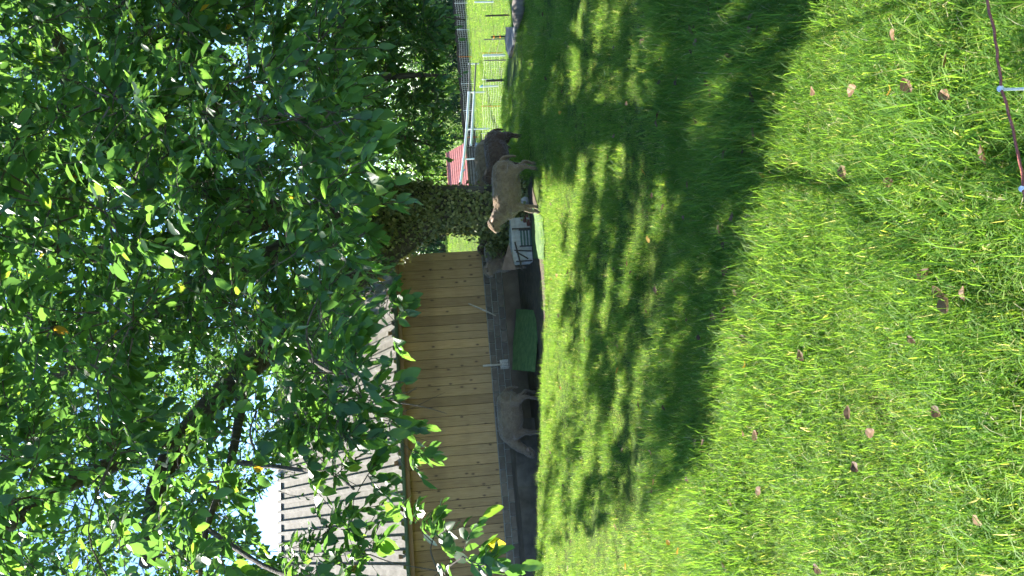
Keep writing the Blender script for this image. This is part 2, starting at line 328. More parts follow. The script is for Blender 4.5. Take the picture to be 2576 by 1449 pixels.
# ------------------------------------------------------------------ timber shed
corner = at(1100, 637, 17.5)
SHED_RZ = radians(16)
LW = 10.2                                      # wall length
EAVE = 2.78
def build_shed():
    s = empty('timber_shed', (corner.x, corner.y, 0), SHED_RZ, 'long timber shed with upright pine boards, block base and ribbed metal roof', 'shed')
    # core behind the boards
    MB().box(-LW + .02, -.02, .03, 5.2, 0, 2.7).build('inner_wall', M['dark_wood'], s)
    # pine boards
    x = 0.0; r = random.Random(3)
    while x > -LW:
        w = r.choice([.17, .19, .20, .21, .22, .24])
        t = r.uniform(-.003, .003)
        b = MB().box(-w + .006, -.002, -.026 + t, .0, 0, 1.97 + r.uniform(-.004, .004), ch=.003).build('board', M['pine'], s)
        b.location = (x, 0, .80)
        x -= w
    # block base: three courses, recessed mortar bed behind
    base = MB().box(-LW, -.012, .012, .03, .36, .795).build('block_base', M['mortar'], s)
    bl = MB().box(-.252, 0, 0, .05, 0, .118, ch=.004).mesh('block'); bl.materials.append(M['block'])
    for c in range(3):
        x = -(.135 if c == 1 else 0.0)
        if c == 1: 
            pass
        while x > -LW + .2:
            o = link('block', bl, None, base); o.location = (x, -.02 + r.uniform(-.003, .003), .385 + c * .137); o.scale.x = 1
            x -= .272
    MB().box(-LW, 0, -.03, .03, .0, .372, ch=.006).build('plinth', M['plinth'], s)
    # roof sheets with trapezoid ribs
    pitch = radians(30); run = 6.1; per = .27; nrib = 4
    prof = [(0, 0), (.145, 0), (.155, .07), (.215, .07), (.25, 0), (.27, 0)]
    Ls = run / cos(pitch)
    V = []; 
    us = []
    for k in range(nrib): us += [(k * per + a, h) for a, h in prof[:-1]]
    us.append((nrib * per + .008, 0))
    nseg = 6
    for j in range(nseg + 1):
        for u, h in us:
            l = Ls * j / nseg; V.append((-u, l * cos(pitch) - h * sin(pitch), l * sin(pitch) + h * cos(pitch)))
    n = len(us); Fs = [(j * n + i, j * n + i + 1, (j + 1) * n + i + 1, (j + 1) * n + i) for j in range(nseg) for i in range(n - 1)]
    # thickness
    m = len(V); V += [(a, b + .003, c - .006) for a, b, c in V]; Fs += [tuple(q + m for q in f)[::-1] for f in Fs]
    Fs += [(i + 1, i, i + m, i + 1 + m) for i in range(n - 1)]
    sheet = MB().add(V, Fs).mesh('roof_sheet'); sheet.materials.append(M['roof'])
    roof = empty('roof'); roof.parent = s
    k = 0; x = .35
    while x > -LW - .4:
        o = link('roof_sheet', sheet, None, roof); o.location = (x, -.62, EAVE + .02 + (k % 2) * .004); x -= per * nrib; k += 1
    x0, x1 = x, .35
    # back slope, gable verge, ridge cap
    zr = EAVE + .02 + run * tan(pitch); yr = -.62 + run
    MB().add([(x0, yr, zr), (x1, yr, zr), (x1, yr + 6, zr - 6 * tan(pitch)), (x0, yr + 6, zr - 6 * tan(pitch)), (x0, yr, zr - .03), (x1, yr, zr - .03), (x1, yr + 6, zr - 6 * tan(pitch) - .03), (x0, yr + 6, zr - 6 * tan(pitch) - .03)],
             [(0, 1, 2, 3), (7, 6, 5, 4), (0, 4, 5, 1), (1, 5, 6, 2), (2, 6, 7, 3), (3, 7, 4, 0)]).build('back_slope', M['roof'], roof)
    MB().add([(x0, yr - .2, zr - .06), (x1, yr - .2, zr - .06), (x1, yr, zr + .075), (x0, yr, zr + .075), (x0, yr + .2, zr - .06), (x1, yr + .2, zr - .06)], [(0, 1, 2, 3), (3, 2, 5, 4), (0, 3, 4), (1, 5, 2)]).build('ridge_cap', M['ridge'], roof)
    # gable end triangle
    MB().add([(-.03, .03, 2.7), (-.03, 10.9, 2.7), (-.03, yr, zr - .1), (-.1, .03, 2.7), (-.1, 10.9, 2.7), (-.1, yr, zr - .1)], [(0, 1, 2), (5, 4, 3), (0, 3, 4, 1), (1, 4, 5, 2), (2, 5, 3, 0)]).build('gable', M['dark_wood'], s)
    # rafters under the overhang, fascia, gutter
    x = -.1
    rf = MB().box(-.04, .04, -.50, .02, -.07, .07).mesh('rafter'); rf.materials.append(M['fascia'])
    while x > -LW:
        o = link('rafter', rf, None, roof); o.location = (x, 0, EAVE + .10); x -= .9
    MB().box(x0 + .3, x1 - .02, -.53, -.50, EAVE - .13, EAVE + .03, ch=.003).build('fascia', M['fascia'], s)
    g = empty('gutter'); g.parent = s
    vs = []; nn = 9
    for xx in (x0 + .1, x1 + .02):
        for rr in (.065, .061):
            for i in range(nn): t = pi + pi * i / (nn - 1); vs.append((xx, -.607 + rr * cos(t), EAVE + .015 + rr * sin(t)))
    fs = []
    for i in range(nn - 1):
        fs += [(i, i + 1, 2 * nn + i + 1, 2 * nn + i), (nn + i, 3 * nn + i, 3 * nn + i + 1, nn + i + 1), (2 * nn + i, 2 * nn + i + 1, 3 * nn + i + 1, 3 * nn + i), (i, nn + i, nn + i + 1, i + 1)]
    fs += [(0, 2 * nn, 3 * nn, nn), (nn - 1, 2 * nn - 1, 4 * nn - 1, 3 * nn - 1)]
    MB().add(vs, fs).build('channel', M['gutter'], g, True)
    MB().tube([(x0 + .1, -.674, EAVE + .016), (x1 + .02, -.674, EAVE + .016)], .009, 6).build('rim', M['gutter'], g)
    bk = MB().tube([(0, -.607 + .07 * cos(pi + pi * i / 8), EAVE + .015 + .07 * sin(pi + pi * i / 8)) for i in range(9)], .006, 5).mesh('bracket'); bk.materials.append(M['gutter'])
    x = .1
    while x > -LW - .2:
        o = link('bracket', bk, None, g); o.location.x = x; x -= .62
    # lamp under the eaves
    lp = MB(); lp.tube([(0, -.03, 0), (0, -.20, -.02)], .018, 8).tube([(0, -.20, .06), (0, -.205, -.02), (0, -.21, -.10)], [.03, .055, .06], 14)
    L = lp.build('wall_lamp', M['white'], s, True); L.location = (-4.52, 0, 2.52)
    d = MB().tube([(0, -.2105, -.101), (0, -.2115, -.106)], .052, 14).build('lamp_opening', M['black_metal'], L)
    return s
build_shed()
def shed_pt(a, b, z):           # local shed coords -> world
    c, s_ = cos(SHED_RZ), sin(SHED_RZ); return Vector((corner.x + a * c - b * s_, corner.y + a * s_ + b * c, z))

# concrete step at the shed's left end
o = MB(); 
pts = []
for i in range(15):
    a = -3.9 - i * .46; pts.append((a, -.42 - .10 * sin(i * 1.7) - .05 * (i > 3)))
vs = [(a, b, z) for z in (.0, .47) for a, b in pts] + [(a, -.035, z) for z in (.0, .53) for a, _ in pts]
k = len(pts); fs = []
for i in range(k - 1): fs += [(i, i + 1, k + i + 1, k + i), (k + i, k + i + 1, 3 * k + i + 1, 3 * k + i), (2 * k + i + 1, 2 * k + i, 3 * k + i, 3 * k + i + 1), (i + 1, i, 2 * k + i, 2 * k + i + 1)]
fs += [(0, k, 3 * k, 2 * k), (k - 1, 3 * k - 1, 4 * k - 1, 2 * k - 1)]
o.add(vs, fs); st = o.build('concrete_step', M['dark_concrete'])
st.location = (corner.x, corner.y, gz(corner.x - 4, 15.5)); st.rotation_euler.z = SHED_RZ
tag(st, 'broken grey concrete step along the foot of the timber shed', 'step')

# turf ramp and turf strip
def slab_obj(name, pts_bottom, thick, mat, label, cat):
    """thick panel from four top corners"""
    a = [Vector(p) for p in pts_bottom]; nrm = (a[1] - a[0]).cross(a[3] - a[0]).normalized()
    if nrm.z < 0: nrm = -nrm
    nx, ny = 14, 6; vs = []
    for off in (0, -thick):
        for j in range(ny + 1):
            for i in range(nx + 1):
                u, v = i / nx, j / ny
                p = (a[0] * (1 - u) + a[1] * u) * (1 - v) + (a[3] * (1 - u) + a[2] * u) * v
                vs.append(p + nrm * (off + .010 * sin(u * 9 + v * 3) * (off == 0)))
    w = nx + 1; m = w * (ny + 1); fs = []
    for j in range(ny):
        for i in range(nx):
            q = (j * w + i, j * w + i + 1, (j + 1) * w + i + 1, (j + 1) * w + i); fs += [q, tuple(x + m for x in q)[::-1]]
    edge = [i for i in range(w)] + [j * w + nx for j in range(1, ny + 1)] + [ny * w + i for i in range(nx - 1, -1, -1)] + [j * w for j in range(ny - 1, 0, -1)]
    for i in range(len(edge)): x, y = edge[i], edge[(i + 1) % len(edge)]; fs.append((x, x + m, y + m, y))
    return tag(MB().add(vs, fs).build(name, mat), label, cat)
slab_obj('turf_ramp', [at(1352, 781, 14.9), at(1340, 935, 14.7), at(1287, 930, 16.1), at(1298, 777, 16.5)], .05, M['turf_mat'], 'sloping green turf covered ramp board in front of the shed wall', 'ramp')
def flat(X, Y, z=.03):
    y = 13.0
    while y < 20:
        p = at(X, Y, y)
        if p.z <= z: return p
        y += .01
slab_obj('turf_strip', [flat(1366, 548), flat(1369, 652), flat(1340, 650), flat(1338, 520)], .02, M['turf_mat'], 'flat green turf strip on the ground before the small white hutch', 'turf mat')

# small white hutch with dark bars
def build_hutch():
    b = flat(1343, 610, .0); h = empty('garden_hutch', (b.x, b.y + .25, 0), radians(4), 'low white rendered hutch with dark timber bars and a brown gable panel', 'hutch')
    MB().box(-.36, .52, 0, .5, 0, .40, ch=.01).build('wall', M['white_wall'], h)
    MB().add([(-.50, -.06, .36), (.02, -.06, .46), (-.50, -.06, .64), (-.50, -.02, .36), (.02, -.02, .46), (-.50, -.02, .64)], [(0, 1, 2), (5, 4, 3), (0, 3, 4, 1), (1, 4, 5, 2), (2, 5, 3, 0)]).build('gable_panel', M['brown_panel'], h)
    MB().box(-.52, .04, -.075, -.03, -.012, .012, Matrix.Translation((0, 0, .335)) @ Matrix.Rotation(radians(-11), 4, 'Y')).build('eave_batten', M['dark_wood'], h)
    for (x0, z0, x1, z1) in ((-.15, .02, -.12, .36), (-.30, .10, -.15, .33), (.30, .02, .30, .38), (-.34, .02, -.34, .34)):
        MB().tube([(x0, -.02, z0), (x1, -.02, z1)], .013, 5).build('bar', M['dark_wood'], h)
    rk = empty('rack'); rk.parent = h; rk.location = (.10, -.09, 0)
    for i in range(4): MB().box(-.17, .17, -.012, .012, .02 + i * .06, .05 + i * .06, ch=.003).build('slat', M['green_paint'], rk)
    for xx in (-.16, .16): MB().box(xx - .015, xx + .015, -.03, -.013, 0, .26).build('upright', M['black_metal'], rk)
build_hutch()
# brick heap
p = flat(1338, 552, 0)
for i, (dx, dy, dz, rz) in enumerate([(0, 0, 0, .2), (.16, .05, 0, -.3), (-.15, .06, 0, .5), (.05, .02, .068, .9), (.2, .16, 0, 1.2), (-.08, .03, .068, -.2)]):
    b_ = MB().box(-.12, .12, -.06, .06, 0, .065, ch=.006).build('brick', M['brick']); b_.location = (p.x + dx, p.y + .25 + dy, .012 + dz); b_.rotation_euler.z = rz
    tag(b_, 'dark red brick in the small heap at the foot of the ivy tree', 'brick', 'bricks heaped beside the hutch')
def rock(name, loc, s, mat, label, cat, group=None, seed=0, sq=(1, 1, 1)):
    bm = bmesh.new(); bmesh.ops.create_icosphere(bm, subdivisions=2, radius=s); r = random.Random(seed)
    for v in bm.verts: v.co *= 1 + r.uniform(-.18, .18); v.co.x *= sq[0]; v.co.y *= sq[1]; v.co.z *= sq[2]
    me = bpy.data.meshes.new(name); bm.to_mesh(me); bm.free(); o = link(name, me, mat); o.location = loc
    return tag(o, label, cat, group)
rock('stone', (p.x + .33, p.y + .2, .09), .12, M['stone'], 'pale round stone beside the heap of dark red bricks', 'stone', seed=4, sq=(1.1, 1, .8))
# leaning branch and brush on the shed wall
a0, a1 = shed_pt(-1.25, -.09, 1.18), shed_pt(-1.62, -.32, .62)
tag(MB().tube([a0, a0.lerp(a1, .5) + Vector((0, 0, -.015)), a1], [.016, .02, .014], 6, jitter=.15).build('pale_stick', M['pale_wood']), 'thin pale stick leaning against the boards of the shed', 'stick')
e = shed_pt(-2.66, -.03, .55); br = empty('hand_broom', e, SHED_RZ, 'wooden brush with pale bristles hanging on the block base', 'brush')
MB().box(-.022, .022, -.05, -.012, 0, .42, ch=.006).build('handle', M['pale_wood'], br)
bm_ = MB()
for i in range(26): bm_.tube([(-.10 + i * .008, -.035, .04), (-.10 + i * .008 + random.uniform(-.01, .01), -.035, -.14)], .003, 4)
bm_.build('bristles', M['strand'], br)

# ------------------------------------------------------------------ sheep
FLEECE = bpy.data.textures.new('fleece', 'CLOUDS'); FLEECE.noise_scale = .055; FLEECE.noise_depth = 3
def build_sheep(loc, rz, mat, label, pose='up', yaw=0.0, scale=1.0, front_step=0.0, earmat=None, fat=1.0):
    s = empty('sheep', loc, rz, label, 'sheep', 'sheep resting in the shade'); s.scale = (scale,) * 3
    m = MB()
    body = [(-.53, .60, .05, .06), (-.50, .60, .13, .15), (-.42, .60, .185, .21), (-.28, .59, .22, .245), (-.10, .575, .24, .265), (.08, .57, .245, .265), (.25, .58, .225, .25), (.38, .605, .185, .22), (.47, .63, .13, .16), (.52, .65, .07, .08)]
    m.tube([(x, 0, z) for x, z, a, b in body], [(a * fat, b) for x, z, a, b in body], 16, up=(0, 0, 1))
    for sd in (-1, 1):
        w = .115 * sd; st = .05 * sd
        m.tube([(-.36, w, .56), (-.33, w * 1.15, .42), (-.40, w * 1.1, .30), (-.45 + st, w, .215), (-.42 + st, w, .10), (-.41 + st, w, .05), (-.39 + st, w, .005)], [.15, .115, .062, .042, .032, .036, .042], 10)
        f = front_step * (1 if sd > 0 else -.3)
        m.tube([(.32, w, .52), (.32, w * 1.1, .40), (.31 + f * .3, w, .30), (.34 + f * .7, w, .19), (.34 + f, w, .08), (.345 + f, w, .045), (.37 + f, w, .005)], [.12, .085, .055, .042, .03, .034, .042], 10)
    if pose == 'up':
        nk = [(.36, 0, .64), (.47, 0, .72), (.54, 0, .79), (.575, 0, .83)]; nr = [.19, .155, .13, .11]
        h0 = Vector((.585, 0, .845)); hd = Vector((cos(radians(yaw)), sin(radians(yaw)), -.42)).normalized()
    else:
        nk = [(.36, 0, .60), (.54, 0, .50), (.66, 0, .36), (.71, 0, .25)]; nr = [.16, .12, .095, .08]
        h0 = Vector((.71, 0, .26)); hd = Vector((cos(radians(yaw)) * .62, sin(radians(yaw)) * .62, -.75)).normalized()
    m.tube(nk, nr, 12)
    hp = [h0 - hd * .08, h0, h0 + hd * .08, h0 + hd * .145, h0 + hd * .185]
    m.tube(hp, [.07, .108, .098, .072, .055], 12)
    m.tube([(-.52, 0, .66), (-.585, 0, .58), (-.60, 0, .42), (-.59, 0, .36)], [.045, .04, .032, .015], 8)
    b = m.build('body', mat, s, True)
    r = b.modifiers.new('fuse', 'REMESH'); r.mode = 'VOXEL'; r.voxel_size = .017; r.use_smooth_shade = True
    sm = b.modifiers.new('soft', 'SMOOTH'); sm.iterations = 6; sm.factor = .5
    dm = b.modifiers.new('fleece', 'DISPLACE'); dm.texture = FLEECE; dm.strength = .035; dm.mid_level = .5; dm.texture_coords = 'LOCAL'
    side = hd.cross(Vector((0, 0, 1))).normalized(); upv = side.cross(hd).normalized()
    for sd in (-1, 1):
        e0 = h0 + side * (.09 * sd) + upv * .03 - hd * .01; d1 = (side * sd + Vector((0, 0, -.25)) - hd * .25).normalized(); wv = d1.cross(upv).normalized()
        vs = []
        for t, wd in ((0, .018), (.3, .036), (.65, .034), (1, .004)):
            c = e0 + d1 * (.15 * t) - upv * (.03 * t * t)
            vs += [c - wv * wd + upv * .008, c - upv * .006, c + wv * wd + upv * .008, c + upv * .012]
        fs = [(i * 4 + j, i * 4 + (j + 1) % 4, i * 4 + 4 + (j + 1) % 4, i * 4 + 4 + j) for i in range(3) for j in range(4)] + [(3, 2, 1, 0), (12, 13, 14, 15)]
        MB().add(vs, fs).build('ear', earmat or M['ear'], s, True)
        bm = bmesh.new(); bmesh.ops.create_uvsphere(bm, u_segments=10, v_segments=6, radius=.014); me = bpy.data.meshes.new('eye'); bm.to_mesh(me); bm.free()
        o = link('eye', me, M['eye'], s, True); o.location = h0 + hd * .075 + side * (.082 * sd) + upv * .036
    for (x, y) in ((-.385, .115), (-.385, -.115), (.375, .115), (.375, -.115)):
        sd = 1 if y > 0 else -1; xx = x + (.05 * sd if x < 0 else front_step * (1 if sd > 0 else -.3))
        hm = MB()
        for q in (-1, 1): hm.tube([(xx - .015, y + q * .017, .05), (xx, y + q * .018, .02), (xx + .012, y + q * .018, -.004)], [(.022, .016), (.027, .018), (.03, .019)], 7)
        hm.build('hoof', M['hoof'], s)
    return s
def gpt(X, Y, y, dz=0): p = at(X, Y, y); return (p.x, p.y, gz(p.x, p.y) + dz)
sheepA = build_sheep(gpt(1360, 474, 13.75), radians(172), M['wool_beige'], 'pale beige shorn sheep standing side on in front of the ivy trunk', 'up', 22, 1.0, .07)
build_sheep(gpt(1318, 384, 15.4), radians(200), M['wool_brown'], 'brown sheep behind the pale beige one, nearest the sunny meadow', 'up', 20, .93, fat=1.05)
build_sheep(gpt(1290, 412, 17.3), radians(190), M['wool_grey'], 'grey brown sheep behind the brown one with only its back and face showing', 'up', 60, 1.0, earmat=M['ear'])
build_sheep(gpt(1290, 452, 17.9), radians(175), M['wool_grey'], 'dark grey sheep half hidden by the right edge of the ivy trunk', 'graze', 0, .98)
build_sheep(gpt(1318, 640, 16.1), radians(240), M['wool_grey'], 'grey sheep standing at the right corner of the timber shed', 'up', -30, 1.0)
build_sheep(gpt(1290, 560, 17.4), radians(185), M['wool_brown'], 'brown sheep peeping out left of the ivy trunk', 'up', 0, .95)
build_sheep(gpt(1343, 1045, 15.45), radians(182), M['wool_grey'], 'grey sheep grazing with lowered head along the shed wall', 'graze', 20, 1.0)

# ------------------------------------------------------------------ right foreground: slab, log, electric rope
slab_obj('concrete_slab', [flat(1299, 70, .05), flat(1281, 146, .05), flat(1271, 125, .05), flat(1271, 68, .05)], .5, M['concrete'], 'flat grey concrete slab at the edge of the shaded lawn', 'slab')
lg = [flat(1308, -30, .10), flat(1305, 15, .12), flat(1303, 40, .10), flat(1300, 66, .07)]
tag(MB().tube(lg, [.10, .13, .11, .06], 14, jitter=.10).build('weathered_log', M['grey_wood'], None, True), 'weathered grey log lying at the crest of the lawn next to the slab', 'log')

# ------------------------------------------------------------------ meadow fences
def post(X, Ytop, y, height, r, mat, name, label, cat, group, lean=0.0):
    p = at(1200, Ytop, y); z = gz(p.x, p.y)
    o = MB().tube([(0, 0, -.15), (lean * .5, 0, height * .5), (lean, 0, height)], [r, r, r * .92], 8).build(name, mat)
    o.location = (p.x, p.y, z); return tag(o, label, cat, group)
GP = 'posts of the wire fence on the meadow'
wp = [(39, 37, 1.25, .045, 'dark_wood', 'dark wooden fence post above the weathered log'), (93, 37, 1.05, .05, 'dark_wood', 'knotty dark fence post rising just right of its grey twin behind the slab'),
      (99, 38.5, 1.25, .035, 'grey_wood', 'thin grey fence post just left of the knotty one behind the slab'), (140, 40, 1.2, .06, 'white', 'thick white fence post standing left of the concrete slab'),
      (153, 39, 1.25, .035, 'grey_wood', 'thin weathered fence post next to the thick white one'), (203, 38, 1.3, .06, 'dark_wood', 'dark corner post with wire insulators on the meadow'),
      (217, 44, 1.1, .05, 'white', 'white fence post with a blue clip on the meadow'), (5, 44, 1.1, .05, 'white', 'white fence post at the right margin of the meadow')]
wpos = []
for (Y, y, h, r, mt, lb) in wp:
    o = post(0, Y, y, h, r, M[mt], 'fence_post', lb, 'fence post', GP, random.uniform(-.04, .04)); wpos.append((o, h, r))
for (i, zz) in ((5, .55), (5, .95), (1, .6), (1, .9)):
    o, h, r = wpos[i]
    c = MB().tube([(0, 0, zz - .03), (0, 0, zz + .03)], [r + .03, r + .02], 8).build('insulator', M['orange'] if i == 1 else M['black_metal'], o)
cl = MB().tube([(-.05, -.06, 1.0), (.06, -.07, .92)], [.05, .03], 8).build('clip', M['blue'], wpos[6][0])
def wire(pts, r, mat, name, label, n=4):
    return tag(MB().tube(pts, r, n).build(name, mat), label, 'wire')
def top(i, z): o, h, r = wpos[i]; return Vector((o.location.x, o.location.y, o.location.z + z))
wire([top(5, .95), top(3, .93), top(1, .9), top(0, .92), top(0, .92) + Vector((6, -3, .1))], .007, M['wire'], 'fence_wire', 'upper wire strung between the meadow posts')
wire([top(5, .5), top(3, .5), top(1, .55)], .007, M['wire'], 'fence_wire', 'lower wire strung between the meadow posts')
# white rail fence
def build_rails():
    p0, p1, p2, p3, p4 = at(1182, 160, 55), at(1180, 232, 52), at(1174, 325, 50), at(1167, 400, 47), at(1156, 480, 44)
    f = empty('rail_fence', (p2.x, p2.y, gz(p2.x, p2.y)), 0, 'white rail fence running across the meadow towards the red roofed hen house', 'fence')
    o0 = Vector(f.location)
    def rail(a, b, ra, mt='white'): MB().tube([a - o0, (a + b) / 2 - o0, b - o0], ra, 8).build('rail', M[mt], f)
    d = Vector((0, 0, .36))
    rail(p0, p1, .06, 'grey_wood'); rail(p1, p2, .085); rail(p2, p3, .08); rail(p3, p4, .08)  # first far rail coloured grey to stand for shade on white
    rail(p0 - d * 1.2, p1 - d, .055, 'grey_wood'); rail(p1 - d, p2 - d, .08); rail(p2 - d, p2.lerp(p3, .55) - d, .075)  # lower far rail also gets its shade as grey colour
    for q in (p0, p1, p2, p3, p4):
        MB().tube([Vector((q.x, q.y + .07, gz(q.x, q.y) - .2)) - o0, Vector((q.x, q.y + .07, q.z + .10)) - o0], .05, 8).build('post', M['white'], f)
    c = MB().tube([p3.lerp(p4, .4) - o0 + Vector((-.08, -.09, -.02)), p3.lerp(p4, .4) - o0 + Vector((.1, -.09, -.15))], .035, 6).build('tie', M['blue'], f)
build_rails()
def net_fence(name, X0, X1s, y0, y1, n, h, rows, r, label, pmat):
    """electric netting from photo column Ya to Yb"""
    Ya, Yb = X1s
    pts = []
    for i in range(n + 1):
        t = i / n; q = at(1190, Ya + (Yb - Ya) * t, y0 + (y1 - y0) * t); pts.append(Vector((q.x, q.y, gz(q.x, q.y))))
    f = empty(name, pts[0], 0, label, 'fence')
    o0 = pts[0]
    for k in range(rows):
        z = .06 + (h - .06) * k / (rows - 1); pp = []
        for i in range(n):
            pp += [pts[i] + Vector((0, 0, z)), (pts[i] + pts[i + 1]) / 2 + Vector((0, 0, z - .06))]
        pp.append(pts[n] + Vector((0, 0, z)))
        MB().tube([q - o0 for q in pp], r, 4).build('strand', M['strand'], f)
    vm = MB()
    for i in range(n * 14):
        t = i / 14; a = int(t); q = pts[a].lerp(pts[a + 1], t - a); vm.tube([q - o0 + Vector((0, 0, .04)), q - o0 + Vector((0, 0, h - .04 - .05 * sin(pi * (t - a))))], r * .8, 3)
    tag(vm.build('vertical_string', M['strand'], f), kind='stuff')
    for i in range(n + 1):
        MB().tube([pts[i] - o0 + Vector((0, 0, -.1)), pts[i] - o0 + Vector((random.uniform(-.04, .04), 0, h + .06))], .02, 6).build('post', M[pmat[i % len(pmat)]], f)
net_fence('net_fence', 0, (-60, 480), 63, 58, 8, 1.0, 6, .010, 'far electric netting with orange and white posts below the hedge', ['orange', 'white', 'white'])
net_fence('net_fence', 0, (135, 470), 41, 47, 5, 1.05, 8, .006, 'near electric netting of thin pale strands across the middle of the meadow', ['orange', 'white'])
# dark boards added behind the netting to stand for soil and hedge shade
def soil_shade_boards():
    f = empty('soil_shade_boards', (0, 0, 0), 0, 'low dark brown boards standing in for bare soil and hedge shade behind the far netting', 'fence'); r = random.Random(5)
    bd = MB().box(-.12, .12, -.015, .015, -.1, 1.0, ch=.01).mesh('board'); bd.materials.append(M['dark_wood'])
    for i in range(110):
        t = i / 109; q = at(1190, -40 + 520 * t, 66 - 5 * t); o = link('board', bd, None, f); o.location = (q.x, q.y, gz(q.x, q.y)); o.scale.z = r.uniform(.94, 1.05); o.rotation_euler.y = r.uniform(-.015, .015)
soil_shade_boards()
# red roofed hen house
def hen_house():
    b = at(1165, 425, 57); z = gz(b.x, b.y); h = empty('hen_house', (b.x, b.y, z), radians(14), 'small hen house with red tiled roof, dark slatted front and white gable boards', 'hen house')
    W, D, H = 3.4, 2.6, 1.25
    MB().box(-W / 2, W / 2, 0, D, 0, H).build('wall', M['dark_wood'], h)
    for k in range(6): MB().box(-W / 2 + .05, W / 2 - .05, -.04, -.003, .12 + k * .19, .24 + k * .19, ch=.006).build('slat', M['grey_wood'], h)
    rf = empty('roof'); rf.parent = h
    a = radians(38); Ls = 2.2
    tl = MB()
    # tile courses, each tilted a little
    nr = 9
    for side in (0, 1):
        for k in range(nr):
            l0, l1 = Ls * k / nr, Ls * (k + 1) / nr + .05
            y0 = -.35 + l0 * cos(a); y1 = -.35 + l1 * cos(a); z0 = H - .05 + l0 * sin(a) + .03; z1 = H - .05 + l1 * sin(a)
            if side: y0, y1 = 2 * (-.35 + Ls * cos(a)) - y0, 2 * (-.35 + Ls * cos(a)) - y1
            MB().add([(-W / 2 - .25, y0, z0), (W / 2 + .25, y0, z0), (W / 2 + .25, y1, z1), (-W / 2 - .25, y1, z1), (-W / 2 - .25, y0, z0 - .035), (W / 2 + .25, y0, z0 - .035), (W / 2 + .25, y1, z1 - .03), (-W / 2 - .25, y1, z1 - .03)],
                     [(0, 1, 2, 3), (7, 6, 5, 4), (0, 4, 5, 1), (1, 5, 6, 2), (2, 6, 7, 3), (3, 7, 4, 0)]).build('tile_course', M['red_roof'], rf)
    yr, zr = -.35 + Ls * cos(a), H - .05 + Ls * sin(a)
    MB().tube([(-W / 2 - .27, yr, zr + .02), (W / 2 + .27, yr, zr + .02)], .06, 8).build('ridge', M['red_roof'], rf)
    for k in range(6):
        z0 = .1 + k * .24; MB().box(-W / 2 - .30, -W / 2 - .26, .05, D - .05, z0, z0 + .2, ch=.004).build('gable_board', M['white'], h)
    MB().tube([(-W / 2 - .3, -.45, H - .18), (-W / 2 - .3, -1.3, .0)], .06, 6).build('brace', M['white'], h)
hen_house()
q = at(1170, 400, 57.0); bb = empty('plastic_tub', (q.x + .6, q.y - .8, gz(q.x + .6, q.y - .8)), 0, 'blue grey plastic tub standing beside the hen house', 'tub')
MB().tube([(0, 0, 0), (0, 0, .5), (0, 0, .52)], [.36, .44, .46], 16).build('bucket', M['blue_grey'], bb, True)
# electric rope in the foreground
def rope_fence():
    y0 = 1.83
    zs = .80
    def pt(X, Y):
        y = .8
        while y < 5:
            q = at(X, Y, y)
            if q.z <= zs: return q
            y += .005
    P0, P1, P2 = pt(2470, -60), pt(2520, 222), pt(2575, 474)
    rp = [P0 + (P0 - P1) * 2.5, P0, P0.lerp(P1, .5) - Vector((0, 0, .006)), P1, P1.lerp(P2, .5) - Vector((0, 0, .008)), P2, P2 + (P2 - P1) * 3]
    path = []
    for i in range(len(rp) - 1):
        for k in range(6): path.append(rp[i].lerp(rp[i + 1], k / 6) + Vector((0, random.uniform(-.002, .002), random.uniform(-.0015, .0015))))
    tag(MB().tube(path, .0033, 7).build('electric_rope', M['rope'], None, True), 'thin reddish rope strung on white posts close to the window', 'rope')
    for P, lb in ((P1, 'thin white post with round insulator carrying the rope, nearer the right'), (P2, 'thin white post with round insulator at the lower edge of the view')):
        e = empty('rope_post', (P.x, P.y, gz(P.x, P.y)), 0, lb, 'post', 'posts of the rope fence'); h = P.z - e.location.z
        MB().tube([(0, 0.012, -.1), (0, .012, h - .012)], .0035, 8).build('rod', M['white'], e)
        bm = bmesh.new(); bmesh.ops.create_uvsphere(bm, u_segments=12, v_segments=8, radius=.008); me = bpy.data.meshes.new('insulator'); bm.to_mesh(me); bm.free()
        o = link('insulator', me, M['white'], e, True); o.location = (0, 0.004, h)
rope_fence()

# ------------------------------------------------------------------ leaves
LEAF_T = np.array([0, .28, .28, .28, .68, .68, .68, 1.0]); LEAF_W = np.array([0, -.5, 0, .5, -.46, 0, .46, 0])
LEAF_FT = np.array([(0, 2, 1), (0, 3, 2), (4, 5, 7), (5, 6, 7)]); LEAF_FQ = np.array([(1, 2, 5, 4), (2, 3, 6, 5)])
def leaf_cloud(name, P, D, Nn, L, ratio, tint, mat, fold=.16, curl=.12):
    """P base points, D directions, Nn normals (unit, Nx3), L lengths"""
    n = len(P); S = np.cross(D, Nn); S /= np.linalg.norm(S, axis=1, keepdims=True) + 1e-9; Nn = np.cross(S, D)
    ratio = ratio * RNG.uniform(.78, 1.2, n); fold = fold * RNG.uniform(-.4, 2.2, n)[:, None]; curl = curl * RNG.uniform(-.6, 3.0, n)[:, None]
    V = P[:, None, :] + D[:, None, :] * (LEAF_T[None, :, None] * L[:, None, None]) + S[:, None, :] * (LEAF_W[None, :, None] * (L * ratio)[:, None, None]) \
        + Nn[:, None, :] * ((np.abs(LEAF_W)[None] * fold - curl * LEAF_T[None] ** 2)[:, :, None] * L[:, None, None])
    off = (np.arange(n) * 8)[:, None, None]
    me = mesh_np(name, V.reshape(-1, 3), [(LEAF_FT[None] + off).reshape(-1, 3), (LEAF_FQ[None] + off).reshape(-1, 4)])
    a = me.attributes.new('tint', 'FLOAT', 'POINT'); a.data.foreach_set('value', np.repeat(tint, 8).astype(np.float32))
    me.materials.append(mat); return me
def unit(v): return v / (np.linalg.norm(v, axis=1, keepdims=True) + 1e-9)

